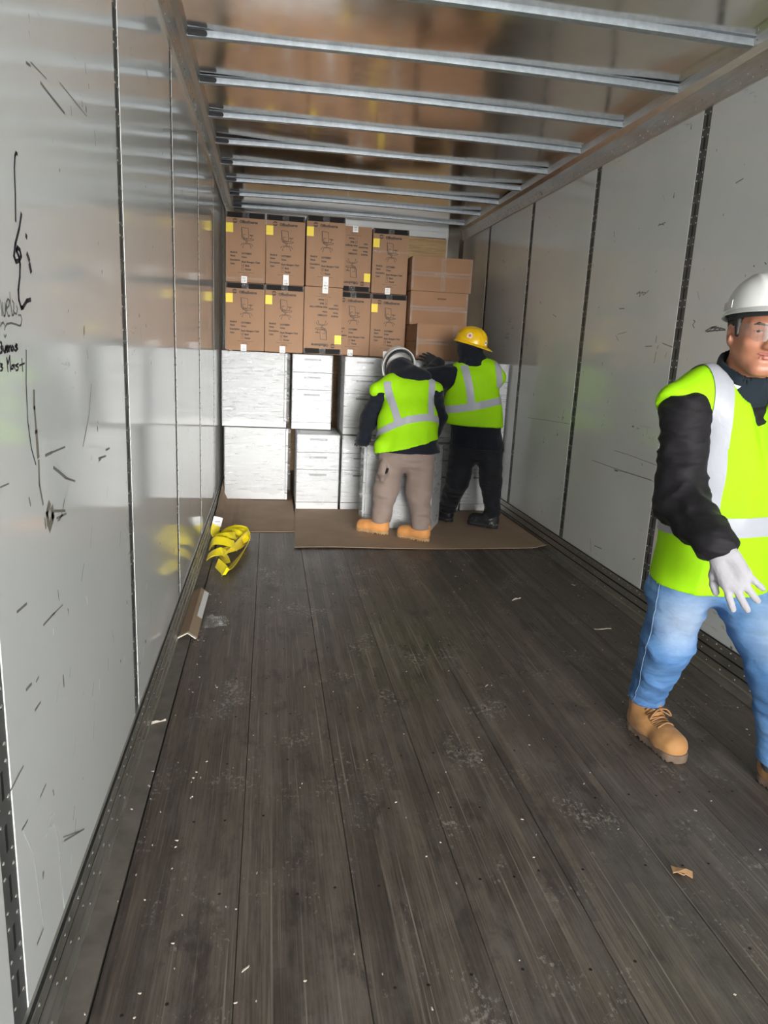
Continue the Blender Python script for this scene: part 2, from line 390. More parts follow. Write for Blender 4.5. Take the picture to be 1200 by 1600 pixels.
for s, side in ((-1, 'left'), (1, 'right')):
    w = tag(MB().box(*sorted((s*1.262, s*1.29)), Y0, Y1, -0.10, 2.84).build('wall_'+side, 'liner_edge'), kind='structure')
    edges = [Y0] + POSTS + [Y1]
    for i in range(len(edges)-1):
        a = edges[i] + (0.034 if i else 0); b = edges[i+1] - (0.034 if i < len(edges)-2 else 0)
        MB().box(*sorted((s*HW, s*1.2615)), a, b, 0.10, ZU+0.03).build('wall_panel', 'white_liner', w, bevel=0.001, segs=1)
    for yp in POSTS:
        p = MB().box(*sorted((s*1.2517, s*1.2615)), yp-0.033, yp+0.033, 0.12, ZU+0.03).build('slotted_post', 'post_steel', w)
        if yp > 0.5:
            sl = MB(); rv = MB(); z = 0.235
            while z < 2.56:
                sl.box(*sorted((s*1.2512, s*1.2520)), yp-0.005, yp+0.005, z-0.026, z+0.026)
                for zz in (z-0.034, z+0.034):
                    for dy in (-0.021, 0.021): rv.dome((s*1.2517, yp+dy, zz), (-s, 0, 0), 0.0048, 0.0028)
                z += 0.1
            tag(sl.build('post_slots', 'dark_gap', p), kind='stuff'); tag(rv.build('post_rivets', 'rivet_metal', p, smooth=True), kind='stuff')
    # scuff rail: three aluminium bands with grooves
    prof = [(1.2605, 0.0), (1.230, 0.0), (1.230, 0.012), (1.2345, 0.016), (1.2345, 0.045), (1.2415, 0.047), (1.2415, 0.054), (1.2355, 0.056),
            (1.2355, 0.092), (1.2425, 0.094), (1.2425, 0.101), (1.2370, 0.103), (1.2370, 0.140), (1.2440, 0.145), (1.2605, 0.145)]
    rail = tag(MB().prism_y([(s*x, z) for x, z in prof], Y0, Y1).build('baseboard_'+side, 'scuff_rail_metal'), kind='structure')
    for z0, z1 in ((0.0465, 0.0545), (0.0935, 0.1015), (0.1405, 0.1465)):   # dark inlay strips standing in for shade in the grooves and top gap
        MB().box(*sorted((s*1.2385, s*1.244)), Y0, Y1, z0, z1).build('groove_shade_strip', 'dark_gap', rail)
    rv = MB(); y = 0.6
    while y < 7.0:
        rv.dome((s*1.2345, y, 0.030), (-s, 0, 0), 0.0052, 0.0032)
        rv.dome((s*1.2355, y+0.05, 0.074), (-s, 0, 0), 0.0052, 0.0032)
        rv.dome((s*1.2370, y+0.02, 0.122), (-s, 0, 0), 0.0052, 0.0032); rv.dome((s*1.2370, y+0.055, 0.130), (-s, 0, 0), 0.0052, 0.0032)
        y += 0.105
    tag(rv.build('rail_rivets', 'rivet_metal', rail, smooth=True), kind='stuff')
    # top rail
    prof = [(1.2605, ZU), (1.238, ZU), (1.236, ZU+0.006), (1.226, ZU+0.10), (1.205, ZU+0.125), (1.196, ZU+0.168), (1.2605, ZU+0.20)]
    tr = tag(MB().prism_y([(s*x, z) for x, z in prof], Y0, Y1).build('trim_%d' % (1 if s < 0 else 2), 'rail_aluminium'), kind='structure')
    rv = MB(); y = 0.9
    while y < 7.2:
        rv.dome((s*1.2345, y, ZU+0.022), (-s, 0, 0.1), 0.0052, 0.0032); rv.dome((s*1.2325, y+0.035, ZU+0.045), (-s, 0, 0.1), 0.0052, 0.0032)
        y += 0.085
    y = 1.34
    while y < 7.3:
        for dy in (-0.01, 0.012): rv.dome((s*1.2015, y+dy, ZU+0.145), (-s, 0, 0.2), 0.005, 0.003)
        y += 0.58
    tag(rv.build('rail_rivets', 'rivet_metal', tr, smooth=True), kind='stuff')

# roof skin: thin sheet that sags a little between the bows
BOWS = [1.37+0.58*k for k in range(-7, 12)]
nx, ny = 40, 130
gx = np.linspace(-1.255, 1.255, nx); gy = np.linspace(Y0, Y1, ny)
rm = MB(); vs = []
ph = rng.uniform(0, 6.28, 12)
for yy in gy:
    for xx in gx:
        zz = 2.757 + 0.0035*math.sin(1.7*xx+2.3*yy+ph[0]) + 0.003*math.sin(3.1*xx-1.3*yy+ph[1]) + 0.0025*math.sin(0.9*xx+5.4*yy+ph[2])
        zz += 0.0022*math.sin(5.2*xx+7.1*yy+ph[3])*math.exp(-((abs(xx)-1.0)/0.35)**2)
        vs.append((xx, yy, zz))
fs = [(j*nx+i, (j+1)*nx+i, (j+1)*nx+i+1, j*nx+i+1) for j in range(ny-1) for i in range(nx-1)]
ceil = tag(rm.add(vs, fs).build('ceiling', 'roof_aluminium', smooth=True), kind='structure')
tag(MB().box(-1.29, 1.29, Y0, Y1, 2.80, 2.84).build('outer_roof', 'rail_aluminium', ceil))
bow_mesh = None
for yb in BOWS:
    if bow_mesh is None:
        b = MB()
        prof = [(-0.040, 0.032), (-0.040, 0.028), (-0.022, 0.026), (-0.018, 0.0), (0.018, 0.0), (0.022, 0.026), (0.040, 0.028), (0.040, 0.032)]
        n = len(prof); N_ = 24; vs = []
        for i in range(N_+1):
            x = -1.205+2.41*i/N_; cz = 0.012*(1-(x/1.2)**2)
            vs += [(x, py, pz+cz-0.006) for py, pz in prof]
        fs = [(i*n+k, (i+1)*n+k, (i+1)*n+(k+1) % n, i*n+(k+1) % n) for i in range(N_) for k in range(n)] + [tuple(range(n)), tuple(range(N_*n, N_*n+n))[::-1]]
        bow_mesh = b.add(vs, fs).mesh('roof_bow')
        # dark slot punched near the end of each bow
        sm = MB(); k = 10; w_, r_ = 0.075, 0.0125
        pts = [(w_+r_*math.cos(t), r_*math.sin(t)) for t in [-math.pi/2+math.pi*i/k for i in range(k+1)]] + [(0, r_), (0, -r_)]
        sm.add([(-1.20+px, -0.0230+0.0, 0.0) for px, py in pts], [])
        sm = MB()
        nn = len(pts)
        sm.add([(-1.20+px, -0.0225 - 0.003*(0.5-py/0.025) , 0.0125+py-0.004) for px, py in pts] + [(-1.20+px, -0.0185, 0.0125+py-0.004) for px, py in pts],
               [tuple(range(nn)), tuple(range(nn, 2*nn))[::-1]] + [(i, nn+i, nn+(i+1) % nn, (i+1) % nn) for i in range(nn)])
        slot_mesh = sm.mesh('bow_end_slot')
    o = obj('roof_bow', bow_mesh, 'galvanised_bow', ceil); o.location = (0, yb, 2.727)
    q = obj('bow_end_slot', slot_mesh, 'cab_inside', o)

# front wall: plywood liner, pale header beam, corner post
fw = tag(MB().box(-HW, HW, Y1, Y1+0.04, -0.1, 2.80).build('wall_front', 'wall_white_beam'), kind='structure')
for x0, x1 in ((-1.09, -0.02), (-0.012, 1.09)):
    MB().box(x0, x1, Y1-0.025, Y1, 0.0, 2.61).build('plywood_panel', 'plywood', fw, bevel=0.002, segs=1)
MB().box(-1.08, 1.08, Y1-0.07, Y1, 2.615, 2.675).build('header_beam', 'wall_white_beam', fw, bevel=0.006)
MB().box(-1.08, 1.08, Y1-0.05, Y1, 2.68, 2.72).build('header_lip', 'wall_white_beam', fw, bevel=0.004)
for s in (-1, 1):
    pp = [(s*1.10, Y1), (s*1.10, Y1-0.06), (s*1.14, Y1-0.08), (s*1.21, Y1-0.12), (s*1.2495, Y1-0.16), (s*1.2495, Y1)]
    m = MB(); n = len(pp); m.add([(x, y, 0) for x, y in pp]+[(x, y, 2.745) for x, y in pp], [(i, (i+1) % n, n+(i+1) % n, n+i) for i in range(n)]+[tuple(range(n)), tuple(range(n, 2*n))])
    m.build('corner_post', 'roof_aluminium', fw)

# ------------------------------------------------------------------ marker writing and scuffs on the walls
LW = lambda u, v, off: (-HW+off, u, v)      # left wall plane (y, z)
RW = lambda u, v, off: (HW-off, u, v)
wl = bpy.data.objects['wall_left']; wr_ = bpy.data.objects['wall_right']
def strokes(name, mt, parent, axes, lst, kind=None):
    m = MB()
    for w, pts in lst: m.stroke(pts, w if 'scuff' not in name else min(w, 0.0032+0.3*w), axes, 0.0006)
    o = m.build(name, mt, parent)
    if kind: tag(o, kind=kind)
    return o
strokes('marker_writing', 'marker_ink', wl, LW, [(0.006,[(1.4011,1.6761),(1.3942,1.6763),(1.388,1.6698),(1.3811,1.6494),(1.3778,1.6076),(1.371,1.5632)]),(0.008,[(1.4025,1.5798),(1.3873,1.5544),(1.3615,1.5247),(1.3505,1.5039),(1.3587,1.4958),(1.3766,1.4997),(1.3874,1.5083),(1.3831,1.5177),(1.3715,1.5202),(1.3644,1.5147),(1.3749,1.5068),(1.3795,1.4941),(1.3745,1.4736),(1.3616,1.4492),(1.3614,1.4325),(1.3711,1.4196),(1.3797,1.4211),(1.4035,1.4337),(1.425,1.4371)]),(0.009,[(1.4201,1.5466),(1.4241,1.5448)]),(0.01,[(1.4205,1.5155),(1.4307,1.5064)]),(0.012,[(1.4313,1.4979),(1.436,1.488)]),(0.0045,[(1.2593,1.3607),(1.2638,1.3595),(1.2645,1.355),(1.2592,1.3521),(1.265,1.3492),(1.2625,1.3447),(1.2558,1.3433)]),(0.0045,[(1.2691,1.3538),(1.2705,1.3475),(1.2753,1.344),(1.2822,1.3538),(1.2792,1.3439)]),(0.0045,[(1.2835,1.3486),(1.2918,1.3521),(1.2891,1.355),(1.2838,1.3503),(1.2871,1.345),(1.2933,1.3474)]),(0.0045,[(1.2958,1.355),(1.2956,1.3456),(1.299,1.3526),(1.305,1.355),(1.306,1.3465)]),(0.0045,[(1.3128,1.3544),(1.3072,1.3491),(1.3129,1.3464),(1.3199,1.3514),(1.3129,1.355)]),(0.0045,[(1.331,1.3574),(1.3379,1.3562),(1.3267,1.3541),(1.3317,1.352),(1.3385,1.3502),(1.3288,1.3463),(1.3221,1.3484)]),(0.0036,[(1.2525,1.3264),(1.2618,1.3251),(1.2532,1.3218),(1.2623,1.3193),(1.2584,1.3159),(1.2502,1.315)]),(0.0036,[(1.2841,1.3127),(1.2828,1.3351),(1.2873,1.3256),(1.2976,1.3385),(1.2967,1.3129)]),(0.0036,[(1.3152,1.3226),(1.304,1.3222),(1.3001,1.3164),(1.3088,1.3167),(1.3155,1.3238),(1.3182,1.3158)]),(0.0036,[(1.3371,1.3245),(1.3222,1.3218),(1.3359,1.3183),(1.3333,1.3141),(1.3223,1.3132)]),(0.0036,[(1.3565,1.3327),(1.3574,1.3109)]),(0.0036,[(1.342,1.3213),(1.3688,1.3244)]),(0.004,[(1.3828,1.3468),(1.3713,1.2878),(1.3671,1.2193),(1.3775,1.1696),(1.3962,1.1374)])])
strokes('marker_scribble', 'marker_grey', wl, LW, [(0.0036,[(1.2724,1.4267),(1.2756,1.419),(1.2757,1.4031)]),(0.0036,[(1.2814,1.4238),(1.2805,1.4113),(1.2836,1.4023),(1.2888,1.4036),(1.2925,1.4141),(1.2927,1.4233)]),(0.0036,[(1.2953,1.42),(1.2994,1.4156),(1.3105,1.4208),(1.3138,1.4291),(1.3074,1.4311),(1.2998,1.426),(1.297,1.4121),(1.3036,1.4031),(1.3106,1.4045)]),(0.0036,[(1.3181,1.4422),(1.318,1.4247),(1.3227,1.405),(1.33,1.4065),(1.3345,1.4257),(1.3277,1.43)]),(0.0036,[(1.3297,1.4136),(1.3358,1.4091),(1.3445,1.4083),(1.3506,1.417),(1.3472,1.4216)]),(0.0036,[(1.3533,1.4069),(1.3662,1.407),(1.3703,1.3996),(1.363,1.3908),(1.3553,1.3891),(1.3393,1.3907),(1.3151,1.3924),(1.2943,1.39),(1.2851,1.3851),(1.2825,1.3805)]),(0.0036,[(1.2643,1.3857),(1.2716,1.3905),(1.2784,1.3924),(1.2825,1.3885)]),(0.0036,[(1.2783,1.3723),(1.2818,1.3687),(1.2882,1.3725)])])
strokes('scuff_marks', 'scuff_rubber', wl, LW, [(0.012,[(1.5045,1.1133),(1.5486,1.0946),(1.5904,1.0757)]),(0.006,[(1.5904,1.0757),(1.6589,1.056)]),(0.009,[(1.3472,1.0831),(1.3524,1.0685)]),(0.01,[(1.4565,1.1452),(1.4991,1.1451)]),(0.004,[(1.4991,1.1451),(1.5938,1.1432)]),(0.008,[(1.4288,1.0249),(1.4325,1.0045)]),(0.008,[(1.4926,1.0247),(1.5684,1.0082)]),(0.006,[(1.5059,1.0063),(1.5761,1.0)]),(0.005,[(1.5132,0.9994),(1.5493,1.0037)]),(0.004,[(1.848,1.2636),(1.8109,1.1907),(1.7415,1.1239)]),(0.008,[(1.8892,1.0726),(1.9706,1.0665)]),(0.008,[(1.9734,1.0823),(2.0172,1.0807)]),(0.006,[(1.8932,1.0657),(1.9149,1.0673)]),(0.003,[(1.2134,1.1295),(1.2516,1.1282)]),(0.012,[(1.4883,0.6616),(1.4907,0.6351)]),(0.006,[(1.3034,0.6801),(1.3367,0.6799)]),(0.005,[(1.3819,0.8207),(1.4532,0.8181)]),(0.007,[(1.2477,0.8999),(1.2977,0.8968)]),(0.004,[(1.445,0.8187),(1.5134,0.8139)]),(0.004,[(1.486,0.8561),(1.4903,0.8332)]),(0.008,[(1.2649,0.742),(1.2939,0.7394)]),(0.006,[(1.3204,0.7311),(1.3353,0.7337)]),(0.008,[(1.5602,1.8385),(1.6135,1.8355),(1.6716,1.8341),(1.7199,1.8321)]),(0.005,[(1.48,1.8447),(1.5013,1.8474)]),(0.003,[(1.5079,1.8544),(1.5994,1.8579)]),(0.003,[(1.6943,1.882),(1.9144,1.8822)]),(0.005,[(2.7864,2.284),(2.863,2.2676)]),(0.003,[(2.8266,2.4859),(2.8181,2.4332)]),(0.005,[(1.921,1.996),(1.9247,1.9771)]),(0.005,[(1.9469,1.9599),(1.9492,1.9524)]),(0.005,[(1.8743,1.9028),(1.8774,1.8917)]),(0.004,[(1.9876,1.8709),(1.9977,1.8387)]),(0.003,[(2.9054,1.8571),(2.9093,1.8243)]),(0.008,[(1.2283,0.2239),(1.2657,0.2231)]),(0.009,[(1.3765,0.4596),(1.3795,0.4459)]),(0.005,[(1.2995,0.4969),(1.3357,0.5001)]),(0.004,[(1.1966,0.501),(1.2259,0.5)]),(0.004,[(1.4284,0.2982),(1.5846,0.2104)]),(0.003,[(1.4233,0.3121),(1.5508,0.2304)]),(0.005,[(1.1566,0.608),(1.2239,0.613)])], kind='stuff')
strokes('brown_smears', 'scuff_brown', wl, LW, [(0.01,[(1.4112,1.2726),(1.408,1.2418),(1.4105,1.1967)]),(0.014,[(1.4105,1.1967),(1.413,1.1508)]),(0.008,[(1.4141,1.1414),(1.4096,1.0957),(1.4239,1.0549)]),(0.016,[(1.464,1.0461),(1.4453,1.0307),(1.4492,1.0101)]),(0.02,[(1.4777,1.0331),(1.4828,1.0169),(1.455,0.9988)])], kind='stuff')
strokes('chalk_line', 'liner_edge', wl, LW, [(0.006,[(1.3255,0.3989),(1.3518,0.3954),(1.3763,0.3771),(1.3891,0.3457),(1.3892,0.2917),(1.3906,0.2358),(1.4006,0.1505)]),(0.004,[(1.3182,0.3952),(1.3493,0.4182),(1.3749,0.4067)]),(0.003,[(1.1966,0.501),(1.2414,0.415),(1.2668,0.2291)])], kind='stuff')
strokes('scuff_marks', 'scuff_rubber', wr_, RW, [(0.006,[(3.9301,1.7639),(3.8977,1.7791),(3.8935,1.7484),(3.87,1.7754),(3.8558,1.7546),(3.8158,1.769),(3.8005,1.7764)]),(0.005,[(3.9319,1.7711),(3.8328,1.7676)]),(0.006,[(4.1194,1.6939),(4.0595,1.6928)]),(0.004,[(4.1248,1.54),(4.0857,1.5068)]),(0.003,[(4.1055,1.5445),(3.9995,1.5565)]),(0.008,[(3.654,1.5289),(3.657,1.4952)]),(0.008,[(3.6248,1.4782),(3.632,1.4614)]),(0.005,[(3.5877,1.4907),(3.4815,1.47)]),(0.005,[(3.7582,1.4731),(3.6904,1.4757)]),(0.006,[(3.6375,1.4444),(3.646,1.3864)]),(0.02,[(3.794,1.0251),(3.7754,1.0253)]),(0.004,[(3.7413,1.0209),(3.7138,1.0194)]),(0.007,[(3.3274,1.6014),(3.3118,1.5933),(3.3285,1.5785),(3.3109,1.5627)]),(0.003,[(3.9425,0.7464),(3.7855,0.7543),(3.6383,0.7572),(3.4923,0.7589)]),(0.003,[(3.9714,0.8594),(3.7552,0.8579),(3.4737,0.8483)]),(0.012,[(3.9315,0.7434),(3.901,0.7438)]),(0.006,[(3.6401,0.8345),(3.6283,0.8228)]),(0.01,[(3.2139,1.5469),(3.1669,1.5629),(3.1303,1.5656)]),(0.01,[(3.2067,1.5438),(3.1257,1.5473),(3.0593,1.5473)]),(0.01,[(3.1787,1.5595),(3.1039,1.5577),(3.0662,1.551)]),(0.008,[(3.1932,1.5413),(3.1489,1.5661)]),(0.008,[(3.1623,1.5444),(3.117,1.5616)]),(0.008,[(3.1248,1.5436),(3.0917,1.5574)]),(0.009,[(2.9307,1.8146),(2.9239,1.8126)]),(0.006,[(2.8604,1.8215),(2.8482,1.8125)]),(0.008,[(3.7866,2.1117),(3.714,2.1164)]),(0.006,[(3.7785,2.1185),(3.7275,2.1073)]),(0.007,[(3.1449,2.1929),(3.0956,2.2011)]),(0.005,[(4.3025,2.1548),(4.2952,2.1261)]),(0.004,[(4.2535,0.7553),(3.9241,0.7545),(3.5179,0.7612)]),(0.01,[(3.9335,0.7431),(3.9013,0.7447)]),(0.003,[(5.4723,0.9118),(5.1303,0.928),(4.658,0.9464)]),(0.005,[(5.156,1.7038),(5.0904,1.6852)]),(0.005,[(6.157,1.6913),(6.1031,1.6814)]),(0.006,[(6.4609,2.2325),(6.3984,2.201)]),(0.01,[(4.0808,0.2294),(3.9829,0.2362)]),(0.004,[(4.148,0.2535),(4.1185,0.1757)]),(0.007,[(3.598,0.2839),(3.5789,0.2954)])], kind='stuff')
def scatter_marks(parent, axes, n, yr, zr, seed, mt, slant):
    r = random.Random(seed); m = MB()
    for i in range(n):
        y = r.uniform(*yr); z = r.uniform(*zr); L = r.uniform(0.006, 0.05)*(1 if r.random() < .8 else 2.2); a = r.gauss(slant, 0.35)
        pts = [(y, z)]
        for k in range(3):
            a += r.gauss(0, 0.15); pts.append((pts[-1][0]+math.cos(a)*L/3, pts[-1][1]+math.sin(a)*L/3))
        m.stroke(pts, r.uniform(0.001, 0.0038), axes, 0.0005)
    tag(m.build('scuff_marks', mt, parent), kind='stuff')
scatter_marks(wl, LW, 30, (0.95, 3.4), (0.2, 1.0), 3, 'scuff_rubber', 1.0)
scatter_marks(wl, LW, 16, (1.0, 4.5), (1.2, 2.4), 4, 'scuff_rubber', 1.4)
scatter_marks(wr_, RW, 22, (2.0, 6.5), (0.25, 1.2), 5, 'scuff_rubber', 2.2)
scatter_marks(wr_, RW, 14, (2.2, 6.5), (1.2, 2.3), 6, 'scuff_rubber', 1.5)
scatter_marks(wl, LW, 8, (1.1, 2.6), (0.2, 0.8), 8, 'liner_edge', 1.2)

# ------------------------------------------------------------------ filing pedestals
def make_pedestal(w=0.365, d=0.56, h=0.65):
    r = empty('filing_pedestal')
    MB().box(-w/2, w/2, 0.022, d, 0.0, h).build('body', 'cab_white', r, bevel=0.003, segs=1)
    MB().box(-w/2+0.004, w/2-0.004, 0.018, 0.0225, 0.062, h-0.006).build('shadow_gap', 'cab_inside', r)
    MB().box(-w/2, w/2, 0.0, 0.022, 0.0, 0.058).build('plinth', 'cab_white', r, bevel=0.002, segs=1)
    for z0, z1 in ((0.062, 0.344), (0.348, 0.494), (0.498, 0.648)):
        q = MB().box(-w/2+0.001, w/2-0.001, 0.0, 0.019, z0, z1).build('drawer_front', 'cab_white', r, bevel=0.002, segs=1)
        hz = z1-0.040
        m = MB(); m.box(-0.075, 0.075, -0.022, -0.014, hz-0.007, hz+0.007)
        m.box(-0.070, -0.060, -0.015, 0.001, hz-0.005, hz+0.005); m.box(0.060, 0.070, -0.015, 0.001, hz-0.005, hz+0.005)
        m.build('handle', 'handle_steel', q)
    return r
def wrap(r, z0, z1, w=0.365, d=0.56, mt='stretch_film', seed=0, amp=0.003, slack=0.004):
    """stretch film around the unit: crinkled sheet, open below"""
    rr = random.Random(seed); ph = [rr.uniform(0, 6.28) for _ in range(6)]
    x0, x1, y0, y1 = -w/2-slack, w/2+slack, -0.026, d+slack
    per = []
    for (a, b), n in ((((x0, y0), (x1, y0)), 16), (((x1, y0), (x1, y1)), 22), (((x1, y1), (x0, y1)), 10), (((x0, y1), (x0, y0)), 22)):
        per += [(a[0]+(b[0]-a[0])*i/n, a[1]+(b[1]-a[1])*i/n) for i in range(n)]
    P_ = len(per); NZ = 34; vs = []
    cx, cy = 0, d/2
    for j in range(NZ+1):
        for i, (x, y) in enumerate(per):
            z = z0+(z1-z0)*j/NZ
            if j == 0: z += 0.02*math.sin(i*0.35+ph[3])+0.012*math.sin(i*0.9+ph[4])
            dd = amp*(math.sin(z*150+3*math.sin(i*0.13+ph[0])+ph[1])*0.5+math.sin(z*67+i*0.31+ph[2])*0.6+0.3*math.sin(i*1.3+z*40))
            nx_, ny_ = (x-cx), (y-cy); L = math.hypot(nx_, ny_)
            k = min(1, j/3+0.3)
            vs.append((x+nx_/L*abs(dd)*k, y+ny_/L*abs(dd)*k, z))
    fs = [(j*P_+i, j*P_+(i+1) % P_, (j+1)*P_+(i+1) % P_, (j+1)*P_+i) for j in range(NZ) for i in range(P_)]
    top = len(vs)
    for i, (x, y) in enumerate(per): vs.append((x*0.80, cy+(y-cy)*0.85, z1+0.0012))
    fs += [(NZ*P_+i, NZ*P_+(i+1) % P_, top+(i+1) % P_, top+i) for i in range(P_)]
    return MB().add(vs, fs).build('stretch_wrap', mt, r, smooth=True)
ped0 = make_pedestal()
first = [True]
def place_ped(loc, rz, label, wz=(0.25, 0.655), mt='stretch_film', seed=0, amp=0.0022):
    r = ped0 if first[0] else copy_tree(ped0); first[0] = False
    r.location = loc; r.rotation_euler = (0, 0, rz); tag(r, label, 'filing cabinet', 'white filing pedestals')
    if wz: wrap(r, wz[0], wz[1], mt=mt, seed=seed, amp=amp)
    return r
RS = math.pi/2
place_ped((-0.648, 6.555, 0.0125), RS, 'white filing pedestal in crinkled wrap standing sideways on floor sheet beside left wall', (0.07, 0.652), 'stretch_film_dense', 1, 0.003)
place_ped((-0.668, 6.555, 0.671), RS, 'white crinkle-wrapped pedestal turned sideways, stacked on the other beside left wall', (0.05, 0.652), 'stretch_film_dense', 2, 0.003)
place_ped((-0.400, 6.00, 0.0125), 0, 'white three-drawer pedestal on floor directly right of the sideways pair', (0.25, 0.655), seed=3)
pu = place_ped((-0.448, 6.31, 0.671), 0, 'white wrapped three-drawer pedestal set back on top, right of the sideways pair', (0.06, 0.655), seed=4, amp=0.003)
pu.scale = (0.955, 1, 1)
for i in range(4):
    x = -0.025+0.362*i
    where = ['directly left of the bending worker in taupe trousers', 'behind the bending worker in taupe trousers',
             'between the two workers in vests', 'in the corner beside the right wall'][i]
    p = place_ped((x, 6.0+0.004*i, 0.0125), 0, 'lower white three-drawer pedestal on floor ' + where, (0.30, 0.655), seed=10+i)
    p.scale = (0.94, 1, 1)
    p = place_ped((x, 6.0-0.003*i, 0.671), 0, 'upper white three-drawer pedestal of the stack ' + where, (0.30, 0.655), seed=20+i)
    p.scale = (0.94, 1, 1)
# the one being moved: its long side faces the camera, drawers face left
dirv = Vector((0.435+0.074, 5.223-5.452)); ang = math.atan2(dirv.y, dirv.x)
p = place_ped((-0.080+0.365/2*math.sin(-ang)*1.0, 5.440+0.365/2*math.cos(ang), 0.013), ang-RS, 'white pedestal turned side-on between the legs of the bending worker', (0.22, 0.655), seed=31)

# ------------------------------------------------------------------ cartons
def text_geo(body, size, bold=0.0):
    c = bpy.data.curves.new('t', 'FONT'); c.body = body; c.size = size; c.resolution_u = 2; c.offset = bold
    o = bpy.data.objects.new('t', c); COL.objects.link(o)
    dg = bpy.context.evaluated_depsgraph_get(); m = bpy.data.meshes.new_from_object(o.evaluated_get(dg))
    vs = [tuple(v.co) for v in m.vertices]; fs = [tuple(p.vertices) for p in m.polygons]
    bpy.data.objects.remove(o); bpy.data.curves.remove(c); bpy.data.meshes.remove(m)
    return vs, fs
BW_, BH_ = 0.325, 0.556
PX = BW_/785.0
def FX(px): return (px-105)*PX - BW_/2
def FZ(py): return BH_ - (py-30)*BH_/1415.0
FA = lambda u, v, off: (u, -off, v)
def print_mesh():
    m = MB()
    def txt(s, px, py, hpx, wpx=None, bold=0.0):
        vs, fs = text_geo(s, 1.0, bold/ (hpx*PX))
        xs = [v[0] for v in vs]; cap = 0.72
        k = hpx*PX/cap; kx = k if wpx is None else wpx*PX/(max(xs)-min(xs))
        m.add([(FX(px)+v[0]*kx, -0.0006, FZ(py)+v[1]*k) for v in vs], fs)
    txt('OfficeSource', 375, 248, 50, 362, 0.0014)
    txt('F U R N I T U R E', 378, 276, 15, 185)
    m.stroke([(FX(350), FZ(165)), (FX(350), FZ(285))], 0.0012, FA, 0.0006)
    # ring mark of two arcs and a dot
    cx, cz, r = FX(285), FZ(212), 0.0155
    for a0, a1 in ((20, 165), (200, 345)):
        m.stroke([(cx+r*math.cos(math.radians(a0+(a1-a0)*i/12)), cz+r*math.sin(math.radians(a0+(a1-a0)*i/12))) for i in range(13)], 0.0065, FA, 0.0006)
    for s in (-1, 1):
        m.stroke([(cx-s*0.006*math.cos(t)+s*0.0, cz+s*(0.004+0.004*math.sin(t))) for t in [math.pi*i/6 for i in range(7)]], 0.004, FA, 0.0006)
    # the chair drawing
    C_ = [[(415, 335), (545, 350), (555, 470), (552, 550), (500, 560)], [(415, 335), (425, 430), (430, 520), (455, 555), (540, 575)], [(410, 345), (418, 450), (415, 520), (440, 560), (500, 590)],
          [(440, 560), (480, 545), (560, 555), (650, 560), (655, 575), (600, 590), (500, 595), (440, 575)], [(480, 545), (450, 520), (448, 480), (470, 470), (500, 475)],
          [(570, 480), (650, 485)], [(575, 490), (640, 497)], [(610, 490), (608, 530), (590, 555)], [(500, 595), (505, 615), (530, 615), (540, 592)], [(518, 615), (518, 645)],
          [(518, 645), (460, 650), (420, 665), (405, 690)], [(518, 645), (580, 650), (620, 665), (635, 700)], [(505, 655), (455, 675), (440, 735)], [(535, 655), (585, 675), (600, 735)], [(518, 650), (518, 675)],
          [(400, 685), (412, 695)], [(628, 695), (640, 705)], [(432, 735), (448, 742)], [(592, 735), (608, 742)]]
    for ln in C_: m.stroke([(FX(a), FZ(b)) for a, b in ln], 0.0036, FA, 0.0006)
    for t, px, py, w in (('Model #', 190, 860, 138), ('Name:', 190, 930, 102), ('Description:', 185, 1015, 205), ('Color:', 190, 1090, 95),
                         ('OOTM8801', 415, 875, 198), ('Orion', 415, 948, 104), ('Mesh Managers Chair', 415, 1045, 372), ('Black', 488, 1120, 90), ('Pewter', 488, 1198, 122)):
        txt(t, px, py, 34, w, 0.0009)
    for py in (1075, 1152):
        m.stroke([(FX(a), FZ(b)) for a, b in ((418, py), (460, py), (460, py+48), (418, py+48), (418, py))], 0.002, FA, 0.0006)
    m.stroke([(FX(425), FZ(1095)), (FX(440), FZ(1115)), (FX(470), FZ(1070))], 0.0024, FA, 0.0006)
    for py, a, b in ((1248, 345, 665), (1283, 445, 565), (1308, 430, 585)):
        x = a
        while x < b-10:
            L = random.choice((22, 30, 40, 16)); m.stroke([(FX(x), FZ(py)), (FX(min(b, x+L)), FZ(py))], 0.0028, FA, 0.0006); x += L+9
    return m.mesh('printed_lettering')
PM = print_mesh()
carton_mesh = MB().box(-BW_/2, BW_/2, 0, 0.30, 0, BH_).build('tmp', 'kraft', bevel=0.004)
CM = carton_mesh.data; bpy.data.objects.remove(carton_mesh)
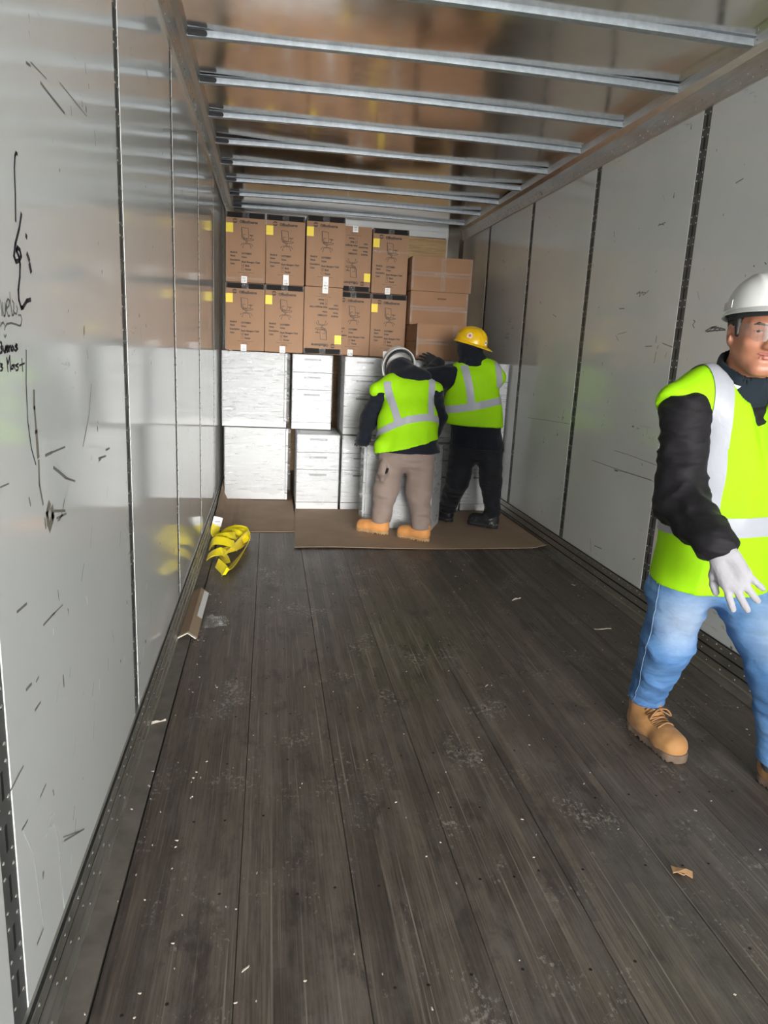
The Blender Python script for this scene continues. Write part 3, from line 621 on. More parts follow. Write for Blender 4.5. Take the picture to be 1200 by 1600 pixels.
def chair_box(x, y, z, label, flip=False, extra=0.0, dx=0, two=False, h=1.0, band=True):
    r = empty('chair_carton', (x, y, z)); tag(r, label, 'box', 'printed chair cartons in two rows')
    r.scale = (1, 1, h)
    g = r
    parts = [obj('carton', CM, 'kraft', g)]
    parts.append(tag(obj('printed_lettering', PM, 'print_black', g), kind='stuff'))
    if band: parts.append(MB().box(-BW_/2+0.003, BW_/2-0.003, -0.0012, 0.02, BH_-0.046, BH_-0.003).build('black_band', 'black_tape', g))
    parts.append(MB().box(-BW_/2+0.001, -BW_/2+0.059, -0.0022, 0.001, FZ(445), FZ(258)).build('yellow_label', 'label_yellow', g))
    lx = 0.0 if not two else 0.02
    lab = MB().box(FX(412)+lx, FX(525)+lx, -0.0022, 0.001, FZ(1460), FZ(1320 if not two else 1240)).build('white_label', 'label_white', g)
    q = MB()
    for i in range(6): q.box(FX(430)+lx+i*0.006, FX(430)+lx+i*0.006+random.choice((0.002, 0.004)), -0.0030, -0.0021, FZ(1440), FZ(1400))
    for i in range(2): q.box(FX(430)+lx, FX(500)+lx, -0.0030, -0.0021, FZ(1380-i*24), FZ(1374-i*24))
    q.build('label_print', 'label_print', lab)
    m = MB(); m.box(-BW_/2-0.001, -BW_/2+0.014, -0.0026, 0.01, BH_-0.055, BH_); m.box(BW_/2-0.014, BW_/2+0.001, -0.0026, 0.01, BH_-0.055, BH_)
    m.box(-0.028, 0.028, -0.0028, 0.30, BH_-0.05, BH_+0.001)
    parts.append(m.build('clear_tape', 'clear_tape', g))
    if extra:
        parts.append(MB().box(-BW_/2, BW_/2, -0.0030, 0.002, extra-0.010, extra+0.010).build('clear_tape', 'clear_tape', g))
    if flip:
        # turned upside down: rotate about the front axis through the centre of the face
        r.rotation_euler = (0, math.pi, 0); r.location = (x, y, z+BH_*h)
    return r
zt = 1.330
low = [(-1.030, 6.34, 'chair carton in lower row against left wall', False, 0, False), (-0.700, 6.31, 'second chair carton from left wall in lower row', False, 0, False),
       (-0.370, 6.28, 'upside-down chair carton in the middle of the lower row', True, 0, False), (-0.080, 6.60, 'set-back chair carton in lower row right of the upside-down one', False, 0, False),
       (0.250, 6.60, 'chair carton in lower row beside the plain brown boxes', False, 0, False)]
for x, y, lb, fl, ex, tw in low: chair_box(x, y, zt, lb + ', printed with a chair drawing', fl, ex, two=tw)
up = [(-1.028, 6.36, 'chair carton in upper row against left wall', False, 0.03, False, 1.0), (-0.698, 6.36, 'second chair carton from left wall in upper row', False, 0, True, 1.0),
      (-0.362, 6.31, 'third chair carton from left wall in upper row, standing tallest', False, 0, True, 1.02), (-0.090, 6.63, 'upside-down chair carton in the upper row', True, 0, False, 1.0),
      (0.245, 6.62, 'rightmost chair carton in upper row, beside the bare plywood', False, 0.36, False, 1.0)]
for x, y, lb, fl, ex, tw, hh in up: chair_box(x, y, zt+BH_+0.007, lb, fl, ex, two=tw, h=hh)

def plain_box(x0, x1, y0, y1, z0, z1, label, seam=True, vert=0.52, mark=False):
    r = empty('brown_carton', ((x0+x1)/2, y0, z0)); w, d, h = x1-x0, y1-y0, z1-z0
    MB().box(-w/2, w/2, 0, d, 0, h/2-0.0008).build('carton', 'kraft_plain', r, bevel=0.003)
    MB().box(-w/2, w/2, 0, d, h/2+0.0008, h).build('carton_flap', 'kraft_plain', r, bevel=0.003)
    t = MB(); t.box(-w/2-0.001, w/2+0.001, -0.0015, 0.02, h/2-0.022, h/2+0.022)
    t.box(-w/2-0.0015, -w/2+0.02, -0.0018, 0.06, 0.02, h-0.02); t.box(w/2-0.02, w/2+0.0015, -0.0018, 0.06, 0.0, h-0.0)
    t.build('clear_tape', 'clear_tape', r)
    if vert: MB().box(-w/2+vert*w-0.022, -w/2+vert*w+0.022, -0.002, 0.01, 0.0, h).build('clear_tape', 'clear_tape', r)
    if mark:
        q = MB()
        for i in range(9): q.box(-0.02+i*0.009, -0.02+i*0.009+0.0065, -0.001, 0.002, h*0.78, h*0.78+0.011)
        tag(q.build('printed_lettering', 'print_black', r), kind='stuff')
    tag(r, label, 'box', 'plain brown cartons stacked at right'); return r
plain_box(0.425, 0.965, 6.11, 6.68, 1.330, 1.626, 'plain brown carton nearest the yellow helmet, lowest of its stack', vert=0.62)
plain_box(0.420, 0.950, 6.45, 6.95, 1.630, 1.920, 'plain brown carton in the middle of its stack, with a small printed code', vert=0, mark=True)
plain_box(0.420, 0.975, 6.47, 6.95, 1.924, 2.218, 'topmost plain brown carton with crossed tape, before the plywood', vert=0.52)

# ------------------------------------------------------------------ cardboard on the floor
def sheet(name, pts_rows, label, mt='floor_card', th=0.004):
    """grid of points rows x cols -> thick sheet"""
    R_, C2 = len(pts_rows), len(pts_rows[0]); vs = [p for r in pts_rows for p in r]
    n = len(vs); vs2 = vs+[(x, y, z-th) for x, y, z in vs]
    fs = []
    for i in range(R_-1):
        for j in range(C2-1):
            a, b, c, d = i*C2+j, i*C2+j+1, (i+1)*C2+j+1, (i+1)*C2+j
            fs += [(a, b, c, d), (n+d, n+c, n+b, n+a)]
    ring = [j for j in range(C2)] + [i*C2+C2-1 for i in range(1, R_)] + [(R_-1)*C2+j for j in range(C2-2, -1, -1)] + [i*C2 for i in range(R_-2, 0, -1)]
    for a, b in zip(ring, ring[1:]+ring[:1]): fs.append((b, a, n+a, n+b))
    o = MB().add(vs2, fs).build(name, mt, None, smooth=False)
    bm = bmesh.new(); bm.from_mesh(o.data); bmesh.ops.recalc_face_normals(bm, faces=bm.faces); bm.to_mesh(o.data); bm.free()
    return tag(o, label, 'cardboard')
rows = []
for i in range(13):          # right sheet, near edge slightly wavy and lifted
    t = i/12; row = []
    for j in range(25):
        s = j/24
        xl = -0.632+0.045*t; xr = 1.228-0.01*t
        yn = 4.785+0.012*math.sin(s*9)+0.02*(s > 0.9)*(s-0.9)*10-0.02*s; y = yn+(6.03-yn)*t
        z = 0.0095+0.004*max(0, math.sin(s*7+1))*(1-t)**6+0.022*max(0, (s-0.93)/0.07)**2
        row.append((xl+(xr-xl)*s, y, z))
    rows.append(row)
# left sheet, first so that the other lies over it: folded up against the wall
rowsL = []
for i in range(7):
    t = i/6; row = []
    for (x, z) in [(-1.222, 0.165*(0.35+0.65*min(1, t*1.6))), (-1.212, 0.08), (-1.180, 0.012), (-1.10, 0.0045), (-1.065, 0.0085), (-1.03, 0.0045), (-0.985, 0.0075), (-0.95, 0.0045), (-0.80, 0.0045), (-0.70, 0.005), (-0.60, 0.005)]:
        row.append((x, 5.235+0.02*(x+1.2)+(6.95-5.235)*t, z))
    rowsL.append(row)
sheet('cardboard_sheet', rowsL, 'creased brown cardboard sheet folded up against the left wall under the cabinets', th=0.003)
sheet('cardboard_sheet', rows, 'large brown cardboard sheet lying under the two workers feet', th=0.003)

# ------------------------------------------------------------------ yellow webbing strap
def spl(pts, n=10):
    P_ = [Vector(p) for p in pts]; out = []
    P_ = [P_[0]*2-P_[1]]+P_+[P_[-1]*2-P_[-2]]
    for i in range(1, len(P_)-2):
        for k in range(n):
            t = k/n; a, b, c, d = P_[i-1], P_[i], P_[i+1], P_[i+2]
            out.append(0.5*((2*b)+(c-a)*t+(2*a-5*b+4*c-d)*t*t+(3*b-a-3*c+d)*t**3))
    out.append(P_[-2]); return out
def ribbon(m, pts, width, wdirs, th=0.003, n=10):
    c = spl(pts, n); wd = spl(wdirs, n); N_ = len(c); vs = []
    for i in range(N_):
        t = (c[min(i+1, N_-1)]-c[max(i-1, 0)]).normalized(); w = wd[i]-t*wd[i].dot(t); w.normalize(); nn = t.cross(w)*th*0.5; w = w*width*0.5
        vs += [c[i]-w-nn, c[i]+w-nn, c[i]+w+nn, c[i]-w+nn]
    zmin = min(v.z for v in vs)
    fs = [(i*4+k, (i+1)*4+k, (i+1)*4+(k+1) % 4, i*4+(k+1) % 4) for i in range(N_-1) for k in range(4)] + [(0, 1, 2, 3), (N_*4-1, N_*4-2, N_*4-3, N_*4-4)]
    for v in vs: v.z = max(v.z, 0.006)
    m.add(vs, fs)
strap = empty('yellow_strap', (0, 0, 0)); tag(strap, 'tangled yellow webbing strap heaped at the left wall', 'strap')
Z = (0, 0, 1); FLT = (0.2, 1, 0.25)
SW = 0.062
def rb(*a, **k):
    m = MB(); ribbon(m, *a, **k); return m.build('webbing_loop', 'strap_yellow', strap, smooth=False)
rb([(-1.13, 4.34, 0.035), (-1.085, 4.24, 0.025), (-1.06, 4.20, 0.02), (-1.02, 4.40, 0.025), (-0.965, 4.72, 0.03), (-0.95, 4.86, 0.05), (-1.00, 4.93, 0.075), (-1.06, 4.88, 0.07), (-1.12, 4.80, 0.06)], SW,
   [(0.3, 0.3, 1), (0.5, 0.5, 0.8), (0.8, 0.2, 0.6), (0.8, -0.3, 0.6), (0.5, 0, 1), (0.3, 0, 1), (0, 0.5, 1), (0, 0.6, 1), (0, 0.5, 1)])
rb([(-1.20, 4.48, 0.03), (-1.16, 4.46, 0.065), (-1.11, 4.47, 0.07), (-1.09, 4.52, 0.035), (-1.13, 4.56, 0.03)], SW*1.1, [(0, 1, 0.3), (0, 1, 0.3), (0, 1, 0.5), (0, 1, 0.2), (0, 1, 0)])
rb([(-1.20, 4.66, 0.05), (-1.17, 4.62, 0.10), (-1.11, 4.60, 0.105), (-1.05, 4.62, 0.08), (-1.03, 4.66, 0.05)], SW*1.15, [(0, 1, 0.4), (0, 1, 0.5), (0, 1, 0.6), (0, 1, 0.4), (0, 1, 0.2)])
rb([(-1.14, 4.95, 0.02), (-1.12, 4.99, 0.055), (-1.06, 5.01, 0.075), (-0.99, 5.01, 0.07), (-0.965, 4.96, 0.04)], SW*1.1, [(0.2, 1, 0.4), (0, 1, 0.7), (0, 0.7, 1), (0, 0.7, 1), (0.3, 0.5, 0.8)])
rb([(-1.09, 4.50, 0.045), (-1.04, 4.66, 0.06), (-0.99, 4.78, 0.085), (-0.965, 4.90, 0.08)], SW*0.7, [(0.4, 0, 1), (0.5, 0, 1), (0.4, 0.2, 1), (0.2, 0.4, 1)])
rb([(-1.12, 4.58, 0.03), (-1.085, 4.44, 0.03), (-1.075, 4.38, 0.02)], SW*0.8, [(1, 0.3, 0), (1, 0.2, 0.4), (1, 0, 0.2)])
rb([(-1.185, 5.06, 0.02), (-1.195, 5.06, 0.05), (-1.185, 5.07, 0.10)], SW, [(1, 0.2, 0), (1, 0.1, 0), (1, 0, 0)])
rb([(-1.14, 5.02, 0.05), (-1.10, 5.08, 0.06), (-1.07, 5.12, 0.07), (-1.08, 5.12, 0.04)], SW, [(0.4, -0.3, 1), (0.6, -0.3, 0.7), (0.6, -0.2, 0.7), (0.4, 0, 1)])
rb([(-1.10, 4.92, 0.09), (-1.03, 4.86, 0.10), (-0.975, 4.80, 0.075)], SW*0.6, [(0, 1, 0.7), (0, 1, 0.8), (0.3, 0.8, 0.6)])
rb([(-1.19, 4.82, 0.02), (-1.165, 4.78, 0.06), (-1.10, 4.78, 0.065), (-1.05, 4.84, 0.03)], SW, [(0, 1, 0.3), (0, 1, 0.5), (0, 1, 0.4), (0, 1, 0.2)])
rb([(-1.19, 4.55, 0.02), (-1.15, 4.52, 0.045), (-1.08, 4.58, 0.05), (-1.02, 4.70, 0.04), (-0.98, 4.86, 0.03)], SW*0.8, [(0.2, 1, 0.2), (0, 1, 0.5), (-0.3, 1, 0.6), (-0.4, 0.8, 0.5), (-0.5, 0.3, 0.6)])
rb([(-1.17, 4.72, 0.10), (-1.10, 4.70, 0.115), (-1.04, 4.76, 0.10), (-1.06, 4.84, 0.06)], SW*0.9, [(0.1, 1, 0.5), (0, 1, 0.6), (-0.3, 1, 0.5), (0.6, 0.6, 0.3)])
rb([(-1.16, 4.88, 0.05), (-1.09, 4.94, 0.09), (-1.00, 4.90, 0.085), (-0.96, 4.80, 0.045)], SW*0.8, [(0, 1, 0.6), (0, 1, 0.7), (0.2, 1, 0.6), (0.4, 0.6, 0.5)])
m = MB(); ribbon(m, [(-1.185, 5.068, 0.09), (-1.178, 5.08, 0.125), (-1.172, 5.09, 0.15)], SW*1.05, [(1, 0, 0)]*3, th=0.005)
tg = m.build('sewn_tag', 'label_white', strap)
m = MB(); m.box(-1.195, -1.160, 5.071, 5.0735, 0.118, 0.122); m.build('tag_print', 'label_print', tg)

# ------------------------------------------------------------------ cardboard corner guard and film scrap, small litter
eg = empty('corner_guard', (0, 0, 0)); tag(eg, 'angled cardboard edge guard lying along the left scuff rail', 'edge guard')
prof = [(-1.226, 0.010), (-1.182, 0.034), (-1.146, 0.006), (-1.142, 0.010), (-1.182, 0.040), (-1.228, 0.016)]
MB().prism_y(prof, 3.22, 3.86).build('guard_board', 'floor_card', eg)
MB().add([(-1.166, 3.45, 0.0305), (-1.142, 3.45, 0.0135), (-1.139, 3.84, 0.0115), (-1.163, 3.84, 0.0285)], [(0, 1, 2, 3)]).build('tape_strip', 'label_white', eg)
MB().prism_y([(x-0.004, z+0.002) for x, z in prof], 3.205, 3.222).build('torn_edge', 'chip_pale', eg)
def crumple(name, c, sx, sy, h, mt, label, cat, n=9, seed=1):
    r = random.Random(seed); vs = []
    for i in range(n):
        for j in range(n):
            u, v = i/(n-1)-0.5, j/(n-1)-0.5
            e = max(0, 1-(2*max(abs(u), abs(v)))**3)
            vs.append((c[0]+sx*u*(1-0.3*abs(v))+r.uniform(-.1, .1)*sx, c[1]+sy*v*(1-0.2*abs(u))+r.uniform(-.1, .1)*sy, c[2]+0.004+abs(r.uniform(0.2, 1))*h*(0.3+e)))
    fs = [(i*n+j, (i+1)*n+j, (i+1)*n+j+1, i*n+j+1) for i in range(n-1) for j in range(n-1)]
    return tag(MB().add(vs, fs).build(name, mt), label, cat)
crumple('film_scrap', (-1.070, 3.42, 0), 0.12, 0.15, 0.024, 'clear_tape', 'crumpled scrap of clear film beside the edge guard', 'plastic film', seed=4)
def scrap(c, L, w, a, mt, name, label, cat, th=0.003):
    d = Vector((math.cos(a), math.sin(a))); n = Vector((-d.y, d.x)); r = random.Random(int(L*1e5))
    pts = []
    for t in (0, .25, .5, .75, 1): pts.append((c[0]+d.x*L*(t-.5)+n.x*w*(.5+r.uniform(-.35, .3)), c[1]+d.y*L*(t-.5)+n.y*w*(.5+r.uniform(-.35, .3))))
    for t in (1, .75, .5, .25, 0): pts.append((c[0]+d.x*L*(t-.5)-n.x*w*(.5+r.uniform(-.35, .3)), c[1]+d.y*L*(t-.5)-n.y*w*(.5+r.uniform(-.35, .3))))
    k = len(pts); zz = [0.001+r.uniform(0, .008) for _ in pts]
    m = MB().add([(x, y, z) for (x, y), z in zip(pts, zz)]+[(x, y, z+th) for (x, y), z in zip(pts, zz)], [tuple(range(k))[::-1], tuple(range(k, 2*k))]+[(i, (i+1) % k, k+(i+1) % k, k+i) for i in range(k)])
    return tag(m.build(name, mt), label, cat)
scrap((0.33, 1.527), 0.050, 0.024, -0.4, 'leaf_brown', 'cardboard_scrap', 'torn tan scrap on the floor boards, right foreground', 'scrap')
scrap((-1.215, 2.45), 0.07, 0.007, 0.45, 'chip_pale', 'wood_splinter', 'pale wood splinter on the steel strip beside left rail', 'splinter')
scrap((0.93, 3.25), 0.10, 0.006, 0.1, 'chip_pale', 'wood_splinter', 'long pale splinter on the floor left of the walking man', 'splinter')
scrap((0.62, 3.72), 0.07, 0.006, 0.5, 'chip_pale', 'wood_splinter', 'small pale splinter before the big cardboard sheet', 'splinter')
fl = MB(); r = random.Random(11)
for i in range(300):
    if r.random() < 0.35: x = r.choice((-1, 1))*r.uniform(1.0, 1.22)
    else: x = r.uniform(-1.2, 1.15)
    y = 0.9+4.0*r.random()**1.3; a = r.uniform(0, 3.14); L = r.uniform(0.0012, 0.0045)*(1 if r.random() < .94 else 3); w = r.uniform(0.0008, 0.002)
    d = Vector((math.cos(a), math.sin(a), 0)); n = Vector((-d.y, d.x, 0)); c = Vector((x, y, 0.0035 if abs(x) > 1.174 else 0.001))
    b0 = [c-d*L-n*w, c+d*L*0.7-n*w*.5, c+d*L+n*w, c-d*L*.6+n*w]
    fl.add(b0+[p+Vector((0, 0, 0.0025)) for p in b0], [(4, 5, 6, 7), (0, 1, 5, 4), (1, 2, 6, 5), (2, 3, 7, 6), (3, 0, 4, 7)])
o = fl.build('floor_litter', 'chip_pale'); tag(o, 'pale wood chips and grit strewn over the floor boards', 'litter', kind='stuff')

# ------------------------------------------------------------------ people: implicit surfaces meshed with surface nets
def vnoise(P, seed=0):
    P = np.asarray(P); i = np.floor(P).astype(np.int64); f = P-i; f = f*f*(3-2*f)
    def h(a, b, c):
        n = (a*374761393+b*668265263+c*2147483647+seed*1274126177) & 0xffffffff
        n = ((n ^ (n >> 13))*1274126177) & 0xffffffff
        return ((n ^ (n >> 16)) & 0xffff)/65535.0
    out = 0
    for dx in (0, 1):
        for dy in (0, 1):
            for dz in (0, 1):
                w = (f[..., 0] if dx else 1-f[..., 0])*(f[..., 1] if dy else 1-f[..., 1])*(f[..., 2] if dz else 1-f[..., 2])
                out = out+w*h(i[..., 0]+dx, i[..., 1]+dy, i[..., 2]+dz)
    return out*2-1
V = lambda *a: np.array(a, float)
class Field:
    def __init__(s, lo, hi, h):
        s.lo = V(*lo); s.h = h; s.n = np.maximum(3, np.ceil((V(*hi)-s.lo)/h).astype(int)+1)
        s.v = np.full(tuple(s.n), 0.3)
    def region(s, lo, hi, m):
        a = np.clip(np.floor((np.array(lo)-m-s.lo)/s.h).astype(int), 0, s.n-1); b = np.clip(np.ceil((np.array(hi)+m-s.lo)/s.h).astype(int)+1, 1, s.n)
        sl = tuple(slice(x, y) for x, y in zip(a, b))
        ax = [s.lo[k]+s.h*np.arange(a[k], b[k]) for k in range(3)]
        return sl, np.stack(np.meshgrid(*ax, indexing='ij'), -1)
    def comb(s, sl, d, k, op):
        a = s.v[sl]
        if op == 'u':
            if k > 0:
                h = np.clip(0.5+0.5*(a-d)/k, 0, 1); s.v[sl] = a*(1-h)+d*h-k*h*(1-h)
            else: s.v[sl] = np.minimum(a, d)
        elif op == 's':
            d = -d
            if k > 0:
                h = np.clip(0.5-0.5*(a-d)/k, 0, 1); s.v[sl] = a*(1-h)+d*h+k*h*(1-h)
            else: s.v[sl] = np.maximum(a, d)
        else: s.v[sl] = np.maximum(a, d)
        return s
    def cap(s, a, b, ra, rb=None, k=0.02, flat=None, op='u'):
        a, b = V(*a), V(*b); rb = ra if rb is None else rb; r = max(ra, rb); fs = 1.0
        if flat: fs = max(1.0, flat[1])
        sl, P = s.region(np.minimum(a, b)-r*fs, np.maximum(a, b)+r*fs, 0.05+k)
        p = P-a; ab = b-a; mul = 1.0
        if flat:
            n = np.array(flat[0], float); n /= np.linalg.norm(n); q = 1/flat[1]-1
            p = p+(p@n)[..., None]*n*q; ab = ab+(ab@n)*n*q; mul = min(1.0, flat[1])
        t = np.clip((p@ab)/max(1e-9, ab@ab), 0, 1)
        d = (np.linalg.norm(p-t[..., None]*ab, axis=-1)-(ra+(rb-ra)*t))*mul
        return s.comb(sl, d, k, op)
    def chain(s, pts, rs, k=0.02, flat=None):
        for i in range(len(pts)-1): s.cap(pts[i], pts[i+1], rs[i], rs[i+1], k, flat)
        return s
    def ell(s, c, rad, M=None, k=0.02, op='u'):
        c = V(*c); rad = V(*rad); r = rad.max()
        sl, P = s.region(c-r, c+r, 0.05+k); p = P-c
        if M is not None: p = p@M          # M columns = local axes
        q = np.linalg.norm(p/rad, axis=-1); d = (q-1)*rad.min() if False else q*(q-1)/np.maximum(1e-6, np.linalg.norm(p/rad**2, axis=-1))
        return s.comb(sl, d, k, op)
    def half(s, p0, n, k=0.0):             # keep the side where (p-p0).n < 0
        n = V(*n); n = n/np.linalg.norm(n)
        ax = [s.lo[q]+s.h*np.arange(s.n[q]) for q in range(3)]; P = np.stack(np.meshgrid(*ax, indexing='ij'), -1)
        s.v = np.maximum(s.v, (P-V(*p0))@n); return s
    def shell(s, t): s.v = np.maximum(s.v, -(s.v+t)); return s
    def net(s):
        v = s.v; ins = v < 0; nx, ny, nz = v.shape
        acc = np.zeros((nx-1, ny-1, nz-1, 3)); cnt = np.zeros((nx-1, ny-1, nz-1))
        off = [(0, 0, 0), (1, 0, 0), (0, 1, 0), (1, 1, 0), (0, 0, 1), (1, 0, 1), (0, 1, 1), (1, 1, 1)]
        sub = lambda o: v[o[0]:nx-1+o[0], o[1]:ny-1+o[1], o[2]:nz-1+o[2]]
        for i, a in enumerate(off):
            for b in off[i+1:]:
                if sum(abs(x-y) for x, y in zip(a, b)) != 1: continue
                va, vb = sub(a), sub(b); m = (va < 0) != (vb < 0)
                t = np.where(m, va/np.where(m, va-vb, 1), 0)
                for k in range(3): acc[..., k] += np.where(m, a[k]+(b[k]-a[k])*t, 0)
                cnt += m
        act = cnt > 0; idx = -np.ones(act.shape, int); idx[act] = np.arange(act.sum())
        cells = np.argwhere(act); vs = s.lo+s.h*(cells+acc[act]/cnt[act][:, None])
        faces = []
        for ax in range(3):
            u, w = (ax+1) % 3, (ax+2) % 3
            d = [0, 0, 0]; d[ax] = 1
            A = ins[tuple(slice(0, ins.shape[k]-d[k]) for k in range(3))]; B = ins[tuple(slice(d[k], None) for k in range(3))]
            e = np.argwhere(A != B); e = e[(e[:, u] > 0) & (e[:, w] > 0) & (e[:, u] < v.shape[u]-1) & (e[:, w] < v.shape[w]-1)]
            if len(e) == 0: continue
            def g(du, dw):
                q = e.copy(); q[:, u] -= du; q[:, w] -= dw; return idx[q[:, 0], q[:, 1], q[:, 2]]
            f = np.stack([g(1, 1), g(0, 1), g(0, 0), g(1, 0)], 1)
            fl = ~A[e[:, 0], e[:, 1], e[:, 2]]; f[fl] = f[fl][:, ::-1]
            faces.append(f)
        f = np.concatenate(faces); f = f[(f >= 0).all(1)]
        return vs, f
def np_mesh(name, vs, fs):
    m = bpy.data.meshes.new(name); m.from_pydata(vs.tolist(), [], fs.tolist()); m.update(); return m
def smooth_v(vs, fs, it=1, lam=0.5):
    for _ in range(it):
        acc = np.zeros_like(vs); c = np.zeros(len(vs))
        for k in range(4):
            for j in (1, 3):
                np.add.at(acc, fs[:, k], vs[fs[:, (k+j) % 4]]); np.add.at(c, fs[:, k], 1)
        vs = vs+lam*(acc/np.maximum(c, 1)[:, None]-vs)
    return vs
def normals(vs, fs):
    n = np.cross(vs[fs[:, 2]]-vs[fs[:, 0]], vs[fs[:, 3]]-vs[fs[:, 1]]); N_ = np.zeros_like(vs)
    for k in range(4): np.add.at(N_, fs[:, k], n)
    return N_/np.maximum(1e-12, np.linalg.norm(N_, axis=1))[:, None]
def realise(F, name, mt, parent, smooth=1, wr=0.0, ws=(14, 14, 34), seed=1, M=None, keep=False):
    vs, fs = F.net()
    if smooth: vs = smooth_v(vs, fs, smooth)
    if wr > 0:
        n = normals(vs, fs); a = vnoise(vs*V(*ws), seed); b = vnoise(vs*V(*ws)*2.1+5, seed+3)
        vs = vs+n*(wr*(1-2*np.abs(a))*0.8+wr*0.35*b)[:, None]
    if M is not None: vs = vs@np.array(M.to_3x3()).T+np.array(M.translation)
    o = obj(name, np_mesh(name, vs, fs), mt, parent, smooth=True)
    return (o, BVHTree.FromPolygons([Vector(v) for v in vs], [tuple(f) for f in fs])) if keep else o
def frame(z, x):
    z = Vector(z).normalized(); x = Vector(x); x = (x-z*x.dot(z)).normalized(); y = z.cross(x)
    return Matrix((x, y, z)).transposed()
def TM(o, R_): return Matrix.Translation(Vector(o)) @ R_.to_4x4()

def tape_on(bvh, rows, name, mt, parent, lift=0.004):
    """strip of reflective tape laid on a garment: rows = list of lists of (origin, direction) rays"""
    vs = []; ok = []
    for r_ in rows:
        for o, d in r_:
            h = bvh.ray_cast(Vector(o), Vector(d).normalized(), 1.0)
            if h[0] is None: vs.append((0, 0, 0)); ok.append(False)
            else: vs.append(tuple(h[0]+h[1]*lift*(1 if h[1].dot(Vector(d)) < 0 else -1))); ok.append(True)
    R_, C_ = len(rows), len(rows[0]); fs = []
    for i in range(R_-1):
        for j in range(C_-1):
            q = (i*C_+j, i*C_+j+1, (i+1)*C_+j+1, (i+1)*C_+j)
            if all(ok[k] for k in q) and max((Vector(vs[q[a]])-Vector(vs[q[(a+1) % 4]])).length for a in range(4)) < 0.07: fs.append(q)
    used = sorted({i for f in fs for i in f}); mp = {u: k for k, u in enumerate(used)}
    if not used: return None
    return MB().add([vs[u] for u in used], [tuple(mp[i] for i in f) for f in fs]).build(name, mt, parent, smooth=True)
def band(bvh, M, z0, z1, a0, a1, parent, dz=lambda a: 0, n=64, name='reflective_band'):
    rows = []
    for k in range(7):
        r_ = []
        for i in range(n+1):
            a = math.radians(a0+(a1-a0)*i/n); z = z0+(z1-z0)*k/6+dz(a)
            o = M @ Vector((0.6*math.sin(a), 0.6*math.cos(a), z)); c = M @ Vector((0, 0, z)); r_.append((o, c-o))
        rows.append(r_)
    return tape_on(bvh, rows, name, 'reflective_tape', parent)
def brace(bvh, M, xf, w, zc, a0, a1, parent, n=50, name='reflective_brace', rad=0.7):
    """vertical strip over the shoulder; xf(a) centre x; angle a from +y (local) over the top"""
    rows = []
    for k in range(6):
        r_ = []
        for i in range(n+1):
            a = math.radians(a0+(a1-a0)*i/n); x = xf(a)-w/2+w*k/5
            o = M @ Vector((x, rad*math.cos(a), zc+rad*math.sin(a))); c = M @ Vector((x, 0, zc)); r_.append((o, c-o))
        rows.append(r_)
    return tape_on(bvh, rows, name, 'reflective_tape', parent)
def column(bvh, M, xf, w, z0, z1, sy, parent, n=40, name='reflective_brace'):
    rows = []
    for k in range(6):
        r_ = []
        for i in range(n+1):
            z = z0+(z1-z0)*i/n; x = xf(z)-w/2+w*k/5
            o = M @ Vector((x, sy*0.6, z)); c = M @ Vector((x, 0, z)); r_.append((o, c-o))
        rows.append(r_)
    return tape_on(bvh, rows, name, 'reflective_tape', parent)

